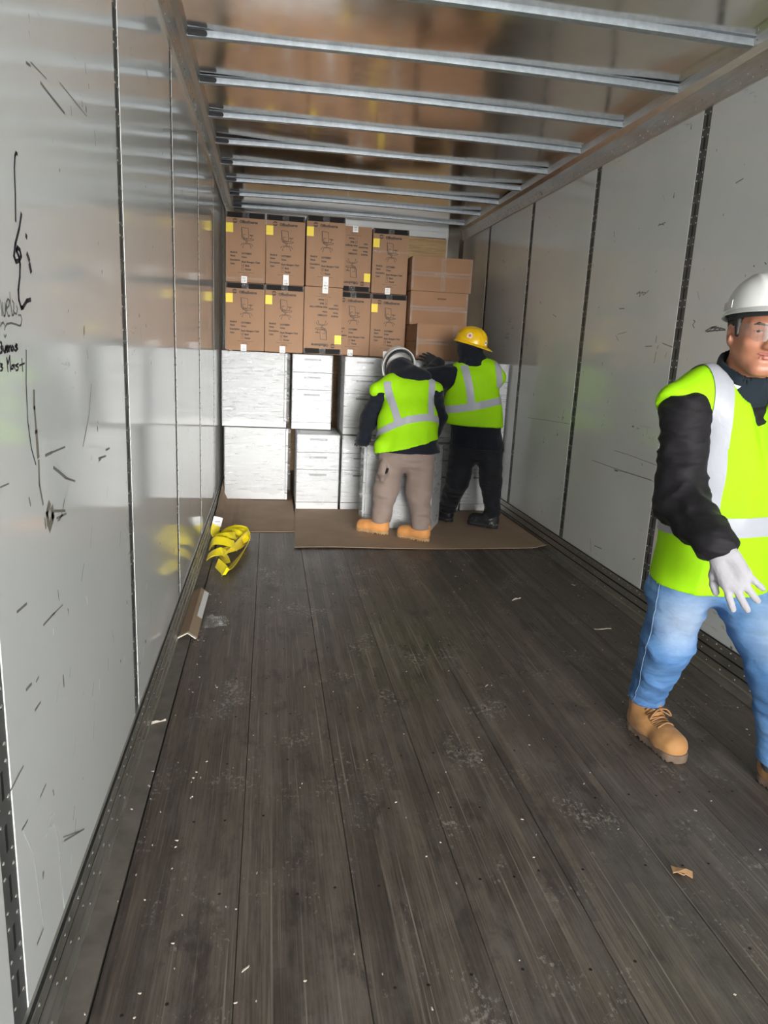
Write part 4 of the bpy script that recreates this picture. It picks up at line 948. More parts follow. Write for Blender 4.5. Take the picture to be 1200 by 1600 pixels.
def boot(parent, heel, ang, mt, sole_mt, laces=True, pitch=0.0, L=0.275, shaft=0.15, hfield=0.005, roll=0.0):
    """heel = point on the ground at the back of the heel; ang = heading of the toe"""
    M = Matrix.Translation(Vector(heel)) @ Matrix.Rotation(ang-math.pi/2, 4, 'Z') @ Matrix.Rotation(pitch, 4, 'X') @ Matrix.Rotation(roll, 4, 'Y')
    F = Field((-0.09, -0.03, 0.0), (0.09, L+0.04, shaft+0.06), hfield)
    F.cap((0, 0.048, 0.055), (0, 0.10, 0.062), 0.044, 0.047, 0.02)
    F.cap((0, 0.10, 0.062), (0, L-0.055, 0.046), 0.047, 0.043, 0.03, flat=((1, 0, 0), 1.08))
    F.cap((0.004, L-0.085, 0.048), (0.004, L-0.055, 0.046), 0.050, 0.046, 0.02)
    F.cap((0, 0.055, 0.06), (0, 0.055, shaft+0.03), 0.046, 0.053, 0.02, flat=((0, 1, 0), 1.12))
    F.cap((0, 0.105, 0.085), (0, 0.088, shaft), 0.034, 0.036, 0.02)
    F.half((0, 0, shaft), (0, 0.05, 1)); F.half((0, 0, 0.024), (0, 0, -1))
    b, bb = realise(F, 'boot', mt, parent, 2, 0.0012, (30, 30, 50), 5, M, keep=True)
    S = Field((-0.09, -0.03, -0.01), (0.09, L+0.04, 0.06), hfield)
    S.cap((0, 0.045, 0.015), (0, 0.11, 0.015), 0.044, 0.040, 0.01, flat=((0, 0, 1), 3)); S.cap((0, 0.11, 0.015), (0.003, L-0.052, 0.015), 0.042, 0.052, 0.02, flat=((0, 0, 1), 3))
    S.half((0, 0, 0.033), (0, 0, 1)); S.half((0, 0, 0.0), (0, 0, -1))
    for y in np.arange(0.015, L, 0.018):
        sl, P = S.region((-0.09, y-0.02, -0.01), (0.09, y+0.02, 0.02), 0.0)
        d = np.maximum(np.abs(P[..., 1]-y)-0.004, P[..., 2]-0.009); S.comb(sl, d, 0, 's')
    sl, P = S.region((-0.09, 0.07, -0.01), (0.09, 0.12, 0.03), 0.0); S.comb(sl, np.maximum(np.abs(P[..., 1]-0.095)-0.012, P[..., 2]-0.012), 0, 's')
    realise(S, 'sole', sole_mt, b, 0, M=M)
    if laces:
        lm = MB(); R3 = M.to_3x3()
        def onboot(x, y, up=0.003):
            o_ = M @ Vector((x*1.2, y+0.10, 0.26)); e_ = M @ Vector((x, y, 0.085)); h_ = bb.ray_cast(o_, (e_-o_).normalized(), 1.0)
            return (h_[0]+h_[1]*up) if h_[0] else None
        for i in range(5):
            y = 0.085+0.020*i
            for s in (-1, 1):
                pts = [onboot(s*0.034*(1-2*k/6), y+0.014*k/6, 0.002+0.003*math.sin(math.pi*k/6)) for k in range(7)]
                pts = [q_ for q_ in pts if q_ is not None]
                if len(pts) > 3: lm.tube(spl(pts, 2), 0.0032, 5)
        for s in (-1, 1):
            pts = [M @ Vector(p) for p in ((0, 0.135, 0.138), (s*0.025, 0.150, 0.140), (s*0.048, 0.150, 0.112), (s*0.034, 0.140, 0.118), (0.004*s, 0.136, 0.136))]
            lm.tube(spl(pts, 5), 0.0030, 5)
        lm.build('laces', 'lace_tan', b, smooth=True)
        tng = Field((-0.05, 0.06, 0.05), (0.05, 0.17, shaft+0.04), 0.005)
        tng.cap((0, 0.112, 0.085), (0, 0.108, shaft-0.002), 0.022, 0.028, 0.01, flat=((0, 1, 0), 0.55))
        realise(tng, 'tongue', mt, b, 1, M=M)
    return b

def hand(parent, name, wrist, R_, mt, curl=(0.35, 0.35, 0.4, 0.45), spread=0.12, thumb=0.6, scale=1.0, left=False, seed=0, h=0.0032):
    """wrist at origin, +y along the fingers, +x thumb side, +z back of the hand"""
    F = Field((-0.085, -0.045, -0.085), (0.105, 0.20, 0.05), h)
    F.cap((0, -0.03, 0), (0, 0.0, 0), 0.030, 0.029, 0.01, flat=((0, 0, 1), 0.8))
    F.cap((0.0, 0.0, 0), (0.004, 0.075, 0), 0.034, 0.042, 0.015, flat=((0, 0, 1), 0.40)); F.cap((-0.020, 0.02, 0), (-0.022, 0.075, 0), 0.018, 0.017, 0.012); F.cap((0.020, 0.02, 0), (0.024, 0.075, 0), 0.018, 0.017, 0.012)
    base = [(0.030, 0.080), (0.010, 0.086), (-0.011, 0.082), (-0.030, 0.072)]; ln = [(0.036, 0.024, 0.020), (0.041, 0.027, 0.021), (0.038, 0.025, 0.020), (0.030, 0.019, 0.018)]
    for i in range(4):
        p = V(base[i][0], base[i][1], 0.002); sp = spread*(1.5-i); a = curl[i]*0.6; rr = (0.0105, 0.0108, 0.0104, 0.0092)[i]
        F.cap((base[i][0]*0.8, base[i][1]-0.03, 0), p, rr*1.1, rr*1.05, 0.008)
        for L in ln[i]:
            d = V(math.sin(sp)*math.cos(a), math.cos(sp)*math.cos(a), -math.sin(a)); q = p+d*L; F.cap(p, q, rr, rr*0.94, 0.004); p = q; rr *= 0.94; a += curl[i]
    p = V(0.024, 0.018, -0.006); a = thumb
    for L, rr in ((0.040, 0.0155), (0.030, 0.0125), (0.024, 0.0112)):
        d = V(math.sin(a)*0.95, math.cos(a), -0.30); d /= np.linalg.norm(d); q = p+d*L; F.cap(p, q, rr, rr*0.9, 0.008); p = q; a -= 0.22
    M = TM(wrist, R_) @ Matrix.Scale(scale, 4)
    if left: M = M @ Matrix.Scale(-1, 4, (1, 0, 0))
    o = realise(F, name, mt, parent, 1, 0.0006, (120, 60, 120), seed, M)
    if left: o.data.flip_normals()
    return o

def hard_hat(parent, c, R_, mt, scale=1.0, ridges=True, slots=True, lining=True, label=None):
    """c = centre of the rim plane; local -y is the peak, +z the crown"""
    M = TM(c, R_) @ Matrix.Scale(scale, 4)
    rx, ry, rz = 0.110, 0.134, 0.122
    vs = []; fs = []; NA, NR = 64, 20
    for j in range(NR+1):
        t = math.pi/2*j/NR
        for i in range(NA):
            a = 2*math.pi*i/NA; e = math.cos(t)**0.82; z = math.sin(t)**0.92*rz
            x, y = rx*e*math.cos(a), ry*e*math.sin(a)
            k = 1.0
            if ridges:      # raised crown ridges running front to back
                for x0, hh, ww in ((0, 0.007, 0.014), (0.045, 0.0035, 0.008), (-0.045, 0.0035, 0.008)):
                    if z > 0.045: k += hh/rz*math.exp(-((x-x0)/ww)**4)*min(1, (z-0.045)/0.03)
            vs.append(M @ Vector((x*k, y*k, z*k)))
    fs = [(j*NA+i, j*NA+(i+1) % NA, (j+1)*NA+(i+1) % NA, (j+1)*NA+i) for j in range(NR) for i in range(NA)]
    n0 = len(vs)                    # brim: narrow round the head, long peak in front
    def br(a, r_, dz):
        pk = max(0, -math.sin(a))**2.2
        r_ *= 0.55+0.45*max(0, -math.sin(a)); return M @ Vector(((rx+r_)*math.cos(a), (ry+r_+pk*0.045*(r_/0.016))*math.sin(a), dz-pk*0.012*(r_/0.016)))
    prof = [(0.0, 0.004), (0.008, 0.0), (0.016, -0.006), (0.017, -0.009), (0.014, -0.0105), (0.0, -0.004), (-0.004, 0.0)]
    for r_, dz in prof: vs += [br(2*math.pi*i/NA, r_, dz) for i in range(NA)]
    for j in range(len(prof)-1): fs += [(n0+j*NA+i, n0+(j+1)*NA+i, n0+(j+1)*NA+(i+1) % NA, n0+j*NA+(i+1) % NA) for i in range(NA)]
    n1 = len(vs)                    # inner shell
    for j in range(NR+1):
        t = math.pi/2*j/NR
        vs += [M @ Vector(((rx-0.004)*math.cos(t)**0.82*math.cos(2*math.pi*i/NA), (ry-0.004)*math.cos(t)**0.82*math.sin(2*math.pi*i/NA), (rz-0.004)*math.sin(t)**0.92)) for i in range(NA)]
    fs += [(n1+j*NA+i, n1+(j+1)*NA+i, n1+(j+1)*NA+(i+1) % NA, n1+j*NA+(i+1) % NA) for j in range(NR) for i in range(NA)]
    hat = MB().add(vs, fs).build('hard_hat', mt, parent, smooth=True)
    if label: hat['label'] = label
    if slots:
        for sx in (-1, 1):
            m = MB(); k = 9
            for i in range(k):
                a = math.radians(-16+32*i/(k-1)) + (0 if sx > 0 else math.pi)
                for rr, z in ((1.03, 0.010), (1.045, 0.012), (1.035, 0.034), (1.01, 0.036)):
                    m.v.append(tuple(M @ Vector((rx*rr*math.cos(a), ry*rr*math.sin(a), z))))
            for i in range(k-1): m.f += [(i*4+q, (i+1)*4+q, (i+1)*4+q+1, i*4+q+1) for q in range(3)]
            m.f += [(0, 1, 2, 3), (k*4-4, k*4-3, k*4-2, k*4-1)]
            m.build('accessory_slot', mt, hat)
    if lining:
        m = MB(); k = 40
        for i in range(k+1):
            a = 2*math.pi*i/k
            for rr, z in ((0.90, -0.022), (0.90, 0.006), (0.87, 0.006), (0.87, -0.022)): m.v.append(tuple(M @ Vector((rx*rr*math.cos(a), ry*rr*math.sin(a), z))))
        for i in range(k): m.f += [(i*4+q, (i+1)*4+q, (i+1)*4+(q+1) % 4, i*4+(q+1) % 4) for q in range(4)]
        m.build('head_band', 'hat_lining', hat, smooth=True)
    return hat, M

def disc_on(M, rx, ry, rz, a, z, r, mt, parent, name, lift=1.012, sx=1.0):
    """round sticker on a hat: centre at azimuth a and height z"""
    vs = []; n = 20
    def pt(a_, z_):
        s = min(0.999, max(0, z_/rz)); t = math.asin(s**(1/0.92)); e = math.cos(t)**0.82
        return M @ (Vector((rx*e*math.cos(a_), ry*e*math.sin(a_), z_))*lift)
    vs = [pt(a, z)]
    for i in range(n):
        q = 2*math.pi*i/n; vs.append(pt(a+sx*r/0.12*math.cos(q), z+r*math.sin(q)))
    return MB().add(vs, [(0, 1+i, 1+(i+1) % n) for i in range(n)]).build(name, mt, parent)

# ================================================================== worker walking out, right foreground
w3 = empty('person', (0.68, 2.02, 0)); tag(w3, 'worker in white hard hat, yellow-green vest and blue jeans walking out at right', 'person')
w3.location = (0, 0, 0)
hipR, hipL = V(0.565, 2.06, 0.70), V(0.745, 2.05, 0.70)
knR, knL = V(0.552, 2.085, 0.445), V(0.785, 1.845, 0.45)
anR, anL = V(0.602, 2.250, 0.115), V(0.868, 1.865, 0.115)
shR, shL = V(0.455, 2.02, 1.245), V(0.835, 2.03, 1.245)
elR, wrR = V(0.435, 1.945, 0.965), V(0.425, 1.715, 0.885)
elL, wrL = V(0.90, 2.13, 0.98), V(0.90, 2.10, 0.73)
HC = V(0.630, 1.975, 1.475)          # head centre (ear height)
# body: one continuous figure with the face; only the head and neck show
F = Field((0.33, 1.60, 0.02), (1.02, 2.42, 1.66), 0.0055)
F.chain([V(0.655, 2.05, 0.75), V(0.648, 2.03, 1.0), V(0.64, 2.04, 1.22)], [0.10, 0.095, 0.10], 0.05, ((1, 0, 0), 1.35))
F.chain([shR, V(0.645, 2.05, 1.27), shL], [0.055, 0.06, 0.055], 0.04); F.chain([V(0.64, 2.06, 1.25), V(0.632, 2.02, 1.36), V(0.625, 2.0, 1.43)], [0.062, 0.055, 0.054], 0.03)
F.chain([shR, elR, wrR], [0.05, 0.04, 0.027], 0.02); F.chain([shL, elL, wrL], [0.05, 0.04, 0.027], 0.02)
F.chain([hipR, knR, anR], [0.075, 0.05, 0.038], 0.03); F.chain([hipL, knL, anL], [0.075, 0.05, 0.038], 0.03)
yaw = math.radians(-18); RH = np.array([[math.cos(yaw), -math.sin(yaw), 0], [math.sin(yaw), math.cos(yaw), 0], [0, 0, 1.0]])
hx = lambda x, y, z: HC+RH@V(x, y, z)   # head local: face towards -y
F.ell(hx(0, 0.018, 0.045), (0.077, 0.098, 0.098), RH, k=0.03)          # cranium
F.ell(hx(0, -0.030, -0.020), (0.066, 0.066, 0.092), RH, k=0.03)        # face mass
F.cap(hx(-0.052, -0.005, -0.040), hx(-0.022, -0.068, -0.092), 0.020, 0.020, 0.025); F.cap(hx(0.052, -0.005, -0.040), hx(0.022, -0.068, -0.092), 0.020, 0.020, 0.025)
F.cap(hx(-0.014, -0.078, -0.098), hx(0.014, -0.078, -0.098), 0.018, 0.018, 0.02)   # chin
for s in (-1, 1):
    F.ell(hx(s*0.040, -0.062, -0.024), (0.025, 0.022, 0.018), RH, k=0.02)               # cheek
    F.cap(hx(s*0.012, -0.088, 0.028), hx(s*0.046, -0.070, 0.026), 0.010, 0.010, 0.015)  # brow
    F.ell(hx(s*0.031, -0.094, 0.008), (0.016, 0.014, 0.010), RH, k=0.010, op='s')       # socket
    F.ell(hx(s*0.031, -0.074, 0.008), (0.0135, 0.0125, 0.0105), RH, k=0.004)            # lid over the eye
    M_ = np.array(frame((0, 0.15, 1), (s, -0.45, 0)))
    F.ell(hx(s*0.081, 0.006, 0.000), (0.010, 0.020, 0.034), RH@np.array(frame((0, 0.2, 1), (s, 0.35, 0))), k=0.008)   # ear
    F.ell(hx(s*0.090, -0.002, 0.006), (0.008, 0.010, 0.017), RH, k=0.006, op='s')
    F.ell(hx(s*0.013, -0.098, -0.034), (0.008, 0.009, 0.007), RH, k=0.008)              # nostril wing
F.cap(hx(0, -0.090, 0.020), hx(0, -0.108, -0.030), 0.009, 0.012, 0.014)             # nose
F.ell(hx(0, -0.086, -0.062), (0.026, 0.014, 0.009), RH, k=0.010)
F.cap(hx(-0.026, -0.090, -0.058), hx(0.026, -0.090, -0.058), 0.0028, 0.0028, 0.006, op='s')
body3 = realise(F, 'body', 'skin', w3, 1)
for s in (-1, 1):
    q = Field(hx(s*0.031, -0.078, 0.008)-0.03, hx(s*0.031, -0.078, 0.008)+0.03, 0.002)
    q.ell(hx(s*0.031, -0.0765, 0.008), (0.0105, 0.0108, 0.0030), RH); e = realise(q, 'eye', 'eye_white', body3, 0)
    q = Field(hx(s*0.031, -0.078, 0.008)-0.03, hx(s*0.031, -0.078, 0.008)+0.03, 0.0016)
    q.ell(hx(s*0.031, -0.0822, 0.008), (0.0070, 0.0058, 0.0030), RH); realise(q, 'iris', 'eye_dark', e, 0)
for s in (-1, 1):
    q = Field(hx(s*0.032, -0.078, 0.026)-0.035, hx(s*0.032, -0.078, 0.026)+0.035, 0.0025)
    q.cap(hx(s*0.014, -0.0955, 0.026), hx(s*0.034, -0.0880, 0.031), 0.0036, 0.0040, 0.003); q.cap(hx(s*0.034, -0.0880, 0.031), hx(s*0.052, -0.0740, 0.025), 0.0040, 0.0024, 0.003)
    realise(q, 'eyebrow', 'hair_black', body3, 0)
    q = Field(hx(s*0.031, -0.078, 0.008)-0.03, hx(s*0.031, -0.078, 0.008)+0.03, 0.0018)
    q.chain([hx(s*0.019, -0.0860, 0.0095), hx(s*0.031, -0.0876, 0.0122), hx(s*0.044, -0.0800, 0.0090)], [0.0013, 0.0015, 0.0012], 0.002); realise(q, 'eyelid_line', 'hair_black', body3, 0)
lp = Field(hx(0, -0.09, -0.06)-0.05, hx(0, -0.09, -0.06)+0.05, 0.0022)
lp.cap(hx(-0.022, -0.091, -0.0535), hx(0, -0.0995, -0.055), 0.0035, 0.0048, 0.004); lp.cap(hx(0.022, -0.091, -0.0535), hx(0, -0.0995, -0.055), 0.0035, 0.0048, 0.004)
lp.cap(hx(-0.018, -0.091, -0.0645), hx(0.018, -0.091, -0.0645), 0.0045, 0.0045, 0.004); lp.cap(hx(-0.008, -0.096, -0.0655), hx(0.008, -0.096, -0.0655), 0.005, 0.005, 0.004)
realise(lp, 'lips', 'lip', body3, 1)
H = Field(HC+V(-0.14, -0.14, -0.09), HC+V(0.14, 0.16, 0.17), 0.004)
H.ell(hx(0, 0.024, 0.048), (0.083, 0.102, 0.100), RH, k=0.01)
H.ell(hx(0, -0.100, -0.01), (0.12, 0.062, 0.10), RH, k=0.012, op='s'); H.half(hx(0, 0, -0.052), RH@V(0, -0.9, -1))
for s in (-1, 1):
    H.ell(hx(s*0.081, 0.006, -0.030), (0.030, 0.024, 0.046), RH, k=0.01, op='s'); H.cap(hx(s*0.073, -0.026, 0.05), hx(s*0.072, -0.030, 0.0), 0.010, 0.007, 0.006)
realise(H, 'hair', 'hair_black', w3, 1)
# safety glasses
g = MB(); pts = []
for i in range(21):
    a = math.radians(-78+156*i/20); pts.append((math.sin(a)*0.074, -0.020-0.088*math.cos(a)))
for (x, y) in pts:
    g.v += [tuple(hx(x, y, 0.032)), tuple(hx(x*0.99, y*1.005, 0.008)), tuple(hx(x*0.95, y*0.97, -0.020))]
for i in range(20): g.f += [(i*3, i*3+1, i*3+4, i*3+3), (i*3+1, i*3+2, i*3+5, i*3+4)]
gl = g.build('safety_glasses', 'lens_clear', w3, smooth=True)
t = MB()
for s in (-1, 1): t.tube([hx(s*0.076, -0.035, 0.022), hx(s*0.082, 0.0, 0.026), hx(s*0.083, 0.025, 0.022)], 0.0022, 6)
t.build('temple_arm', 'lens_clear', gl)
hat_R = frame((0.03, 0.10, 1), tuple(RH@V(1, 0, 0.0)))
hat3, HM = hard_hat(w3, hx(0.004, -0.002, 0.062), hat_R, 'hat_white', 0.95)
# jacket: collar, sleeves, front
F = Field((0.30, 1.62, 0.70), (1.05, 2.32, 1.48), 0.0065)
F.chain([V(0.65, 2.05, 0.78), V(0.648, 2.03, 1.0), V(0.642, 2.04, 1.20)], [0.105, 0.105, 0.108], 0.05, ((1, 0, 0), 1.34))
F.chain([shR, V(0.645, 2.05, 1.26), shL], [0.070, 0.070, 0.070], 0.04)
F.chain([shR+V(0.0, 0, -0.02), elR], [0.068, 0.072], 0.03); F.chain([elR, wrR+(elR-wrR)*0.12], [0.074, 0.056], 0.02)
F.chain([shL, elL], [0.080, 0.070], 0.03); F.chain([elL, wrL], [0.072, 0.050], 0.02)
jk, _ = realise(F, 'jacket', 'black_jacket', w3, 1, 0.0095, (15, 15, 30), 3, keep=True)
C_ = Field((0.50, 1.88, 1.24), (0.76, 2.16, 1.46), 0.0045)
C_.chain([V(0.640, 2.045, 1.28), V(0.632, 2.025, 1.385)], [0.098, 0.078], 0.02)
C_.half((0.63, 2.02, 1.395), (0, -0.62, 1)); 
C_.cap((0.638, 2.04, 1.25), (0.630, 2.01, 1.46), 0.080, 0.066, 0.0, op='s'); C_.cap((0.633, 1.90, 1.33), (0.633, 1.85, 1.44), 0.022, 0.045, 0.01, op='s')
realise(C_, 'jacket_collar', 'collar_navy', w3, 1, 0.002, (20, 20, 40), 4)
cu = Field(wrR-0.09, wrR+0.09, 0.004); dcu = (elR-wrR)/np.linalg.norm(elR-wrR)
cu.cap(wrR+dcu*0.018, wrR+dcu*0.045, 0.052, 0.056, 0.01); cu.half(wrR+dcu*0.012, -dcu); realise(cu, 'jacket_cuff', 'black_jacket', jk, 1, 0.003, (40, 40, 40), 2)
# vest
F = Field((0.31, 1.78, 0.62), (1.0, 2.30, 1.44), 0.006)
F.chain([V(0.66, 2.055, 0.66), V(0.655, 2.04, 0.90), V(0.648, 2.035, 1.06), V(0.642, 2.04, 1.20)], [0.160, 0.146, 0.138, 0.132], 0.05, ((1, 0, 0), 1.34))
F.chain([V(0.435, 2.04, 1.262), V(0.53, 2.045, 1.288), V(0.645, 2.055, 1.30), V(0.77, 2.045, 1.288), V(0.865, 2.035, 1.262)], [0.066, 0.082, 0.088, 0.082, 0.066], 0.05)
F.half((0.65, 2.04, 0.690), (0.08, 0.10, -1))
F.cap((0.630, 2.03, 1.27), (0.626, 1.99, 1.48), 0.090, 0.085, 0.012, op='s')          # neck hole
F.cap((0.645, 1.80, 1.34), (0.665, 1.80, 1.00), 0.085, 0.026, 0.006, op='s', flat=((0, 1, 0), 2.2))  # open front V
for a, b in ((V(0.395, 1.990, 1.205), V(0.385, 1.91, 1.03)), (V(0.905, 2.03, 1.20), V(0.93, 2.10, 1.03))):
    F.cap(a, b, 0.086, 0.084, 0.012, op='s')
F.cap((0.36, 1.99, 1.195), (0.32, 1.97, 1.17), 0.082, 0.10, 0.01, op='s'); F.cap((0.95, 2.03, 1.195), (1.0, 2.03, 1.16), 0.082, 0.10, 0.01, op='s')
F.cap((0.385, 1.91, 1.03), (0.37, 1.87, 0.93), 0.080, 0.055, 0.012, op='s')
ve, vb = realise(F, 'safety_vest', 'hivis', w3, 2, 0.0075, (9, 9, 3.2), 8, keep=True)
M3 = TM((0.65, 2.04, 0), frame((0, 0, 1), (1, 0, 0)))
band(vb, M3, 0.865, 0.925, 0, 360, ve, dz=lambda a: 0.012*math.sin(a)-0.012*math.cos(a))
for sx in (-1, 1):
    brace(vb, M3, lambda a, sx=sx: sx*(0.135 if math.sin(a) < 0.3 else 0.135-0.012*math.sin(a)), 0.056, 1.10, 180+54, 180-92, ve)
    brace(vb, M3, lambda a, sx=sx: sx*0.125, 0.056, 1.10, 88, -35, ve)
lb_ = MB().box(-0.018, 0.018, -0.0016, 0.0016, -0.032, 0.032).build('collar_label', 'label_white', ve)
lb_.matrix_world = TM((0.568, 1.985, 1.338), frame((0.34, -0.55, -0.45), (0.5, 0.2, 0.5)))
# jeans
F = Field((0.40, 1.70, 0.06), (0.95, 2.36, 0.84), 0.0065)
F.chain([V(0.655, 2.055, 0.80), V(0.655, 2.055, 0.72)], [0.118, 0.122], 0.03, ((1, 0, 0), 1.30))
F.chain([hipR, knR], [0.100, 0.082], 0.03); F.chain([knR, anR+V(0, -0.005, 0.055)], [0.082, 0.062], 0.03); F.cap(anR+V(0, -0.005, 0.06), anR+V(0, -0.008, 0.015), 0.062, 0.064, 0.01)
F.chain([hipL, knL], [0.105, 0.082], 0.03); F.chain([knL, anL+V(0, 0, 0.05)], [0.082, 0.062], 0.03); F.cap(anL+V(0, 0, 0.06), anL+V(0, 0, 0.005), 0.062, 0.064, 0.01)
F.ell((0.490, 2.11, 0.63), (0.02, 0.05, 0.05), k=0.03)
F.half(anR+V(0, 0, 0.030), (0, 0.1, -1))
jn, jb = realise(F, 'jeans', 'jeans_blue', w3, 1, 0.0065, (11, 11, 24), 12, keep=True)
sm = MB()
for (h_, k_, a_) in ((hipR, knR, anR),):       # stitched side seam
    pts = []
    for t in np.linspace(0, 1, 34):
        c = (h_+(k_-h_)*t*2) if t < 0.5 else (k_+(a_+V(0, 0, 0.03)-k_)*(t-0.5)*2)
        h0 = jb.ray_cast(Vector(c+V(-0.4, -0.02, 0)), Vector((1, 0, 0)), 1.0)
        if h0[0]: pts.append(h0[0]+Vector((-0.001, 0, 0)))
    sm.tube(pts, 0.0013, 5)
sm.build('side_seam', 'seam_blue', jn)
bR = boot(w3, (0.592, 2.312, 0.0), math.radians(-80), 'boot_tan', 'sole_brown', L=0.285, shaft=0.165)
bL = boot(w3, (0.880, 1.945, 0.0), math.radians(-82), 'boot_tan', 'sole_brown', L=0.285, shaft=0.135)
for an_ in (anR, anL):
    sk = Field(an_-0.09, an_+V(0.09, 0.09, 0.12), 0.006); sk.cap(an_+V(0, 0.008, -0.02), an_+V(0, 0.004, 0.06), 0.044, 0.046, 0.01); realise(sk, 'sock', 'sock_grey', w3, 1)
hd = V(0.055, -0.075, -0.125); hd /= np.linalg.norm(hd)
hz = V(-0.62, -0.72, 0.10)
hy = Vector(hd); hzv = Vector(hz); hzv = (hzv-hy*hzv.dot(hy)).normalized(); hxv = hy.cross(hzv)
hand(w3, 'work_glove', wrR+hd*0.012, Matrix((hxv, hy, hzv)).transposed(), 'glove_grey', (0.22, 0.25, 0.3, 0.28), 0.17, 0.75, 1.0, left=False)
hand(w3, 'work_glove', wrL, Matrix(((0, 0, 1), (0.2, -0.1, 0), (0.1, -1, 0))).normalized() if False else frame((1, 0, 0), (0, -1, 0)) @ Matrix.Rotation(math.pi, 3, 'X') if False else Matrix((Vector((0, -1, 0)), Vector((0, 0, -1)), Vector((1, 0, 0)))).transposed(), 'glove_grey', (0.4, 0.4, 0.45, 0.5), 0.06, 0.5, 1.0)

# ================================================================== worker bending over the pedestal, back to the camera
w1 = empty('person'); tag(w1, 'worker in taupe trousers bending over a white pedestal, white hard hat tipped forward', 'person')
pel = V(0.205, 5.13, 0.70); ch = V(0.215, 5.30, 1.06); nk = V(0.215, 5.36, 1.15)
hipl, hipr = V(0.105, 5.12, 0.66), V(0.305, 5.08, 0.66)
knl, knr = V(0.065, 5.17, 0.375), V(0.295, 5.06, 0.365)
anl, anr = V(0.040, 5.185, 0.11), V(0.312, 4.985, 0.11)
shl, shr = V(0.015, 5.31, 1.065), V(0.405, 5.30, 1.095)
ell_, wrl = V(-0.065, 5.32, 0.880), V(-0.105, 5.36, 0.700)
elr, wrr = V(0.480, 5.36, 0.900), V(0.44, 5.42, 0.695)
hd1 = V(0.165, 5.43, 1.235)
F = Field((-0.25, 4.85, 0.02), (0.62, 5.70, 1.42), 0.009)
F.chain([pel, ch, nk], [0.10, 0.105, 0.055], 0.05, ((1, 0, 0), 1.35)); F.chain([shl, ch, shr], [0.05, 0.07, 0.05], 0.05); F.chain([nk, hd1], [0.05, 0.06], 0.03)
F.ell(hd1+V(0, 0.03, 0.0), (0.076, 0.10, 0.095), k=0.03)
for a, b, c in ((shl, ell_, wrl), (shr, elr, wrr)): F.chain([a, b, c], [0.05, 0.04, 0.028], 0.02)
for a, b, c in ((hipl, knl, anl), (hipr, knr, anr)): F.chain([a, b, c], [0.08, 0.05, 0.030], 0.03)
realise(F, 'body', 'skin', w1, 1)
F = Field((-0.25, 4.85, 0.55), (0.62, 5.70, 1.36), 0.0075)
F.chain([pel+V(0.01, -0.025, -0.06), pel+(ch-pel)*0.45, ch], [0.168, 0.140, 0.12], 0.05, ((1, 0, 0), 1.40)); F.chain([shl, ch+V(0, 0, 0.01), shr], [0.075, 0.10, 0.075], 0.05)
F.chain([shl, ell_], [0.075, 0.068], 0.03); F.chain([ell_, wrl], [0.068, 0.050], 0.02); F.chain([shr, elr], [0.075, 0.066], 0.03); F.chain([elr, wrr], [0.066, 0.050], 0.02)
F.half(pel+V(0, 0, -0.035), (0.0, 0.0, -1))
realise(F, 'hoodie', 'navy_hoodie', w1, 1, 0.006, (12, 12, 22), 21)
F = Field((-0.05, 5.10, 1.02), (0.50, 5.55, 1.40), 0.006)
F.ell((0.235, 5.32, 1.205), (0.150, 0.115, 0.070), k=0.02); F.cap((0.25, 5.29, 1.215), (0.345, 5.26, 1.205), 0.062, 0.026, 0.05); F.ell((0.175, 5.40, 1.235), (0.105, 0.11, 0.105), k=0.04)
realise(F, 'hood', 'navy_hoodie', w1, 1, 0.004, (14, 14, 14), 22)
Rt = frame(ch-pel, (1, -0.03, 0.07)); M1 = TM(pel, Rt)        # local z = spine, x = right, y = away from camera
Lz = float(np.linalg.norm(ch-pel))
F = Field((-0.20, 4.85, 0.52), (0.58, 5.60, 1.30), 0.007)
F.chain([pel+V(0.0, -0.03, -0.08), pel+(ch-pel)*0.5+V(0, -0.01, 0), ch+V(0, -0.01, 0.0)], [0.186, 0.155, 0.142], 0.05, ((1, 0, 0), 1.36))
F.chain([V(-0.020, 5.29, 1.090), V(0.10, 5.31, 1.12), V(0.215, 5.32, 1.13), V(0.32, 5.31, 1.125), V(0.425, 5.28, 1.115)], [0.058, 0.085, 0.09, 0.085, 0.055], 0.05)
F.cap((0.00, 5.06, 0.70), (-0.01, 5.05, 0.62), 0.06, 0.035, 0.05)                     # drooping hem corner
F.half((0.2, 5.05, 0.712), (0.24, 0.0, -1))
F.cap((0.215, 5.40, 1.17), (0.20, 5.50, 1.32), 0.11, 0.12, 0.02, op='s')
F.cap((-0.070, 5.35, 1.0), (-0.13, 5.35, 0.84), 0.085, 0.09, 0.015, op='s'); F.cap((0.500, 5.34, 1.03), (0.53, 5.38, 0.85), 0.082, 0.09, 0.015, op='s')
F.cap((-0.12, 5.34, 1.05), (-0.20, 5.34, 1.0), 0.07, 0.09, 0.015, op='s')
v1, b1 = realise(F, 'safety_vest', 'hivis', w1, 2, 0.0065, (8, 8, 4), 23, keep=True)
band(b1, M1, 0.118, 0.172, 0, 360, v1, dz=lambda a: 0.045*math.sin(a)-0.030*max(0, -math.sin(a))**2)
column(b1, M1, lambda z: -0.165+0.085*max(0, min(1, (0.42-z)/0.34)), 0.052, 0.095, 0.455, -1, v1)
column(b1, M1, lambda z: 0.150-0.02*max(0, min(1, (0.46-z)/0.30))+0.02, 0.052, 0.165, 0.50, -1, v1)
F = Field((-0.10, 4.82, 0.08), (0.50, 5.40, 0.80), 0.0075)
F.chain([pel+V(0, 0.01, -0.02), pel+V(0, -0.005, -0.06)], [0.115, 0.13], 0.03, ((1, 0, 0), 1.33))
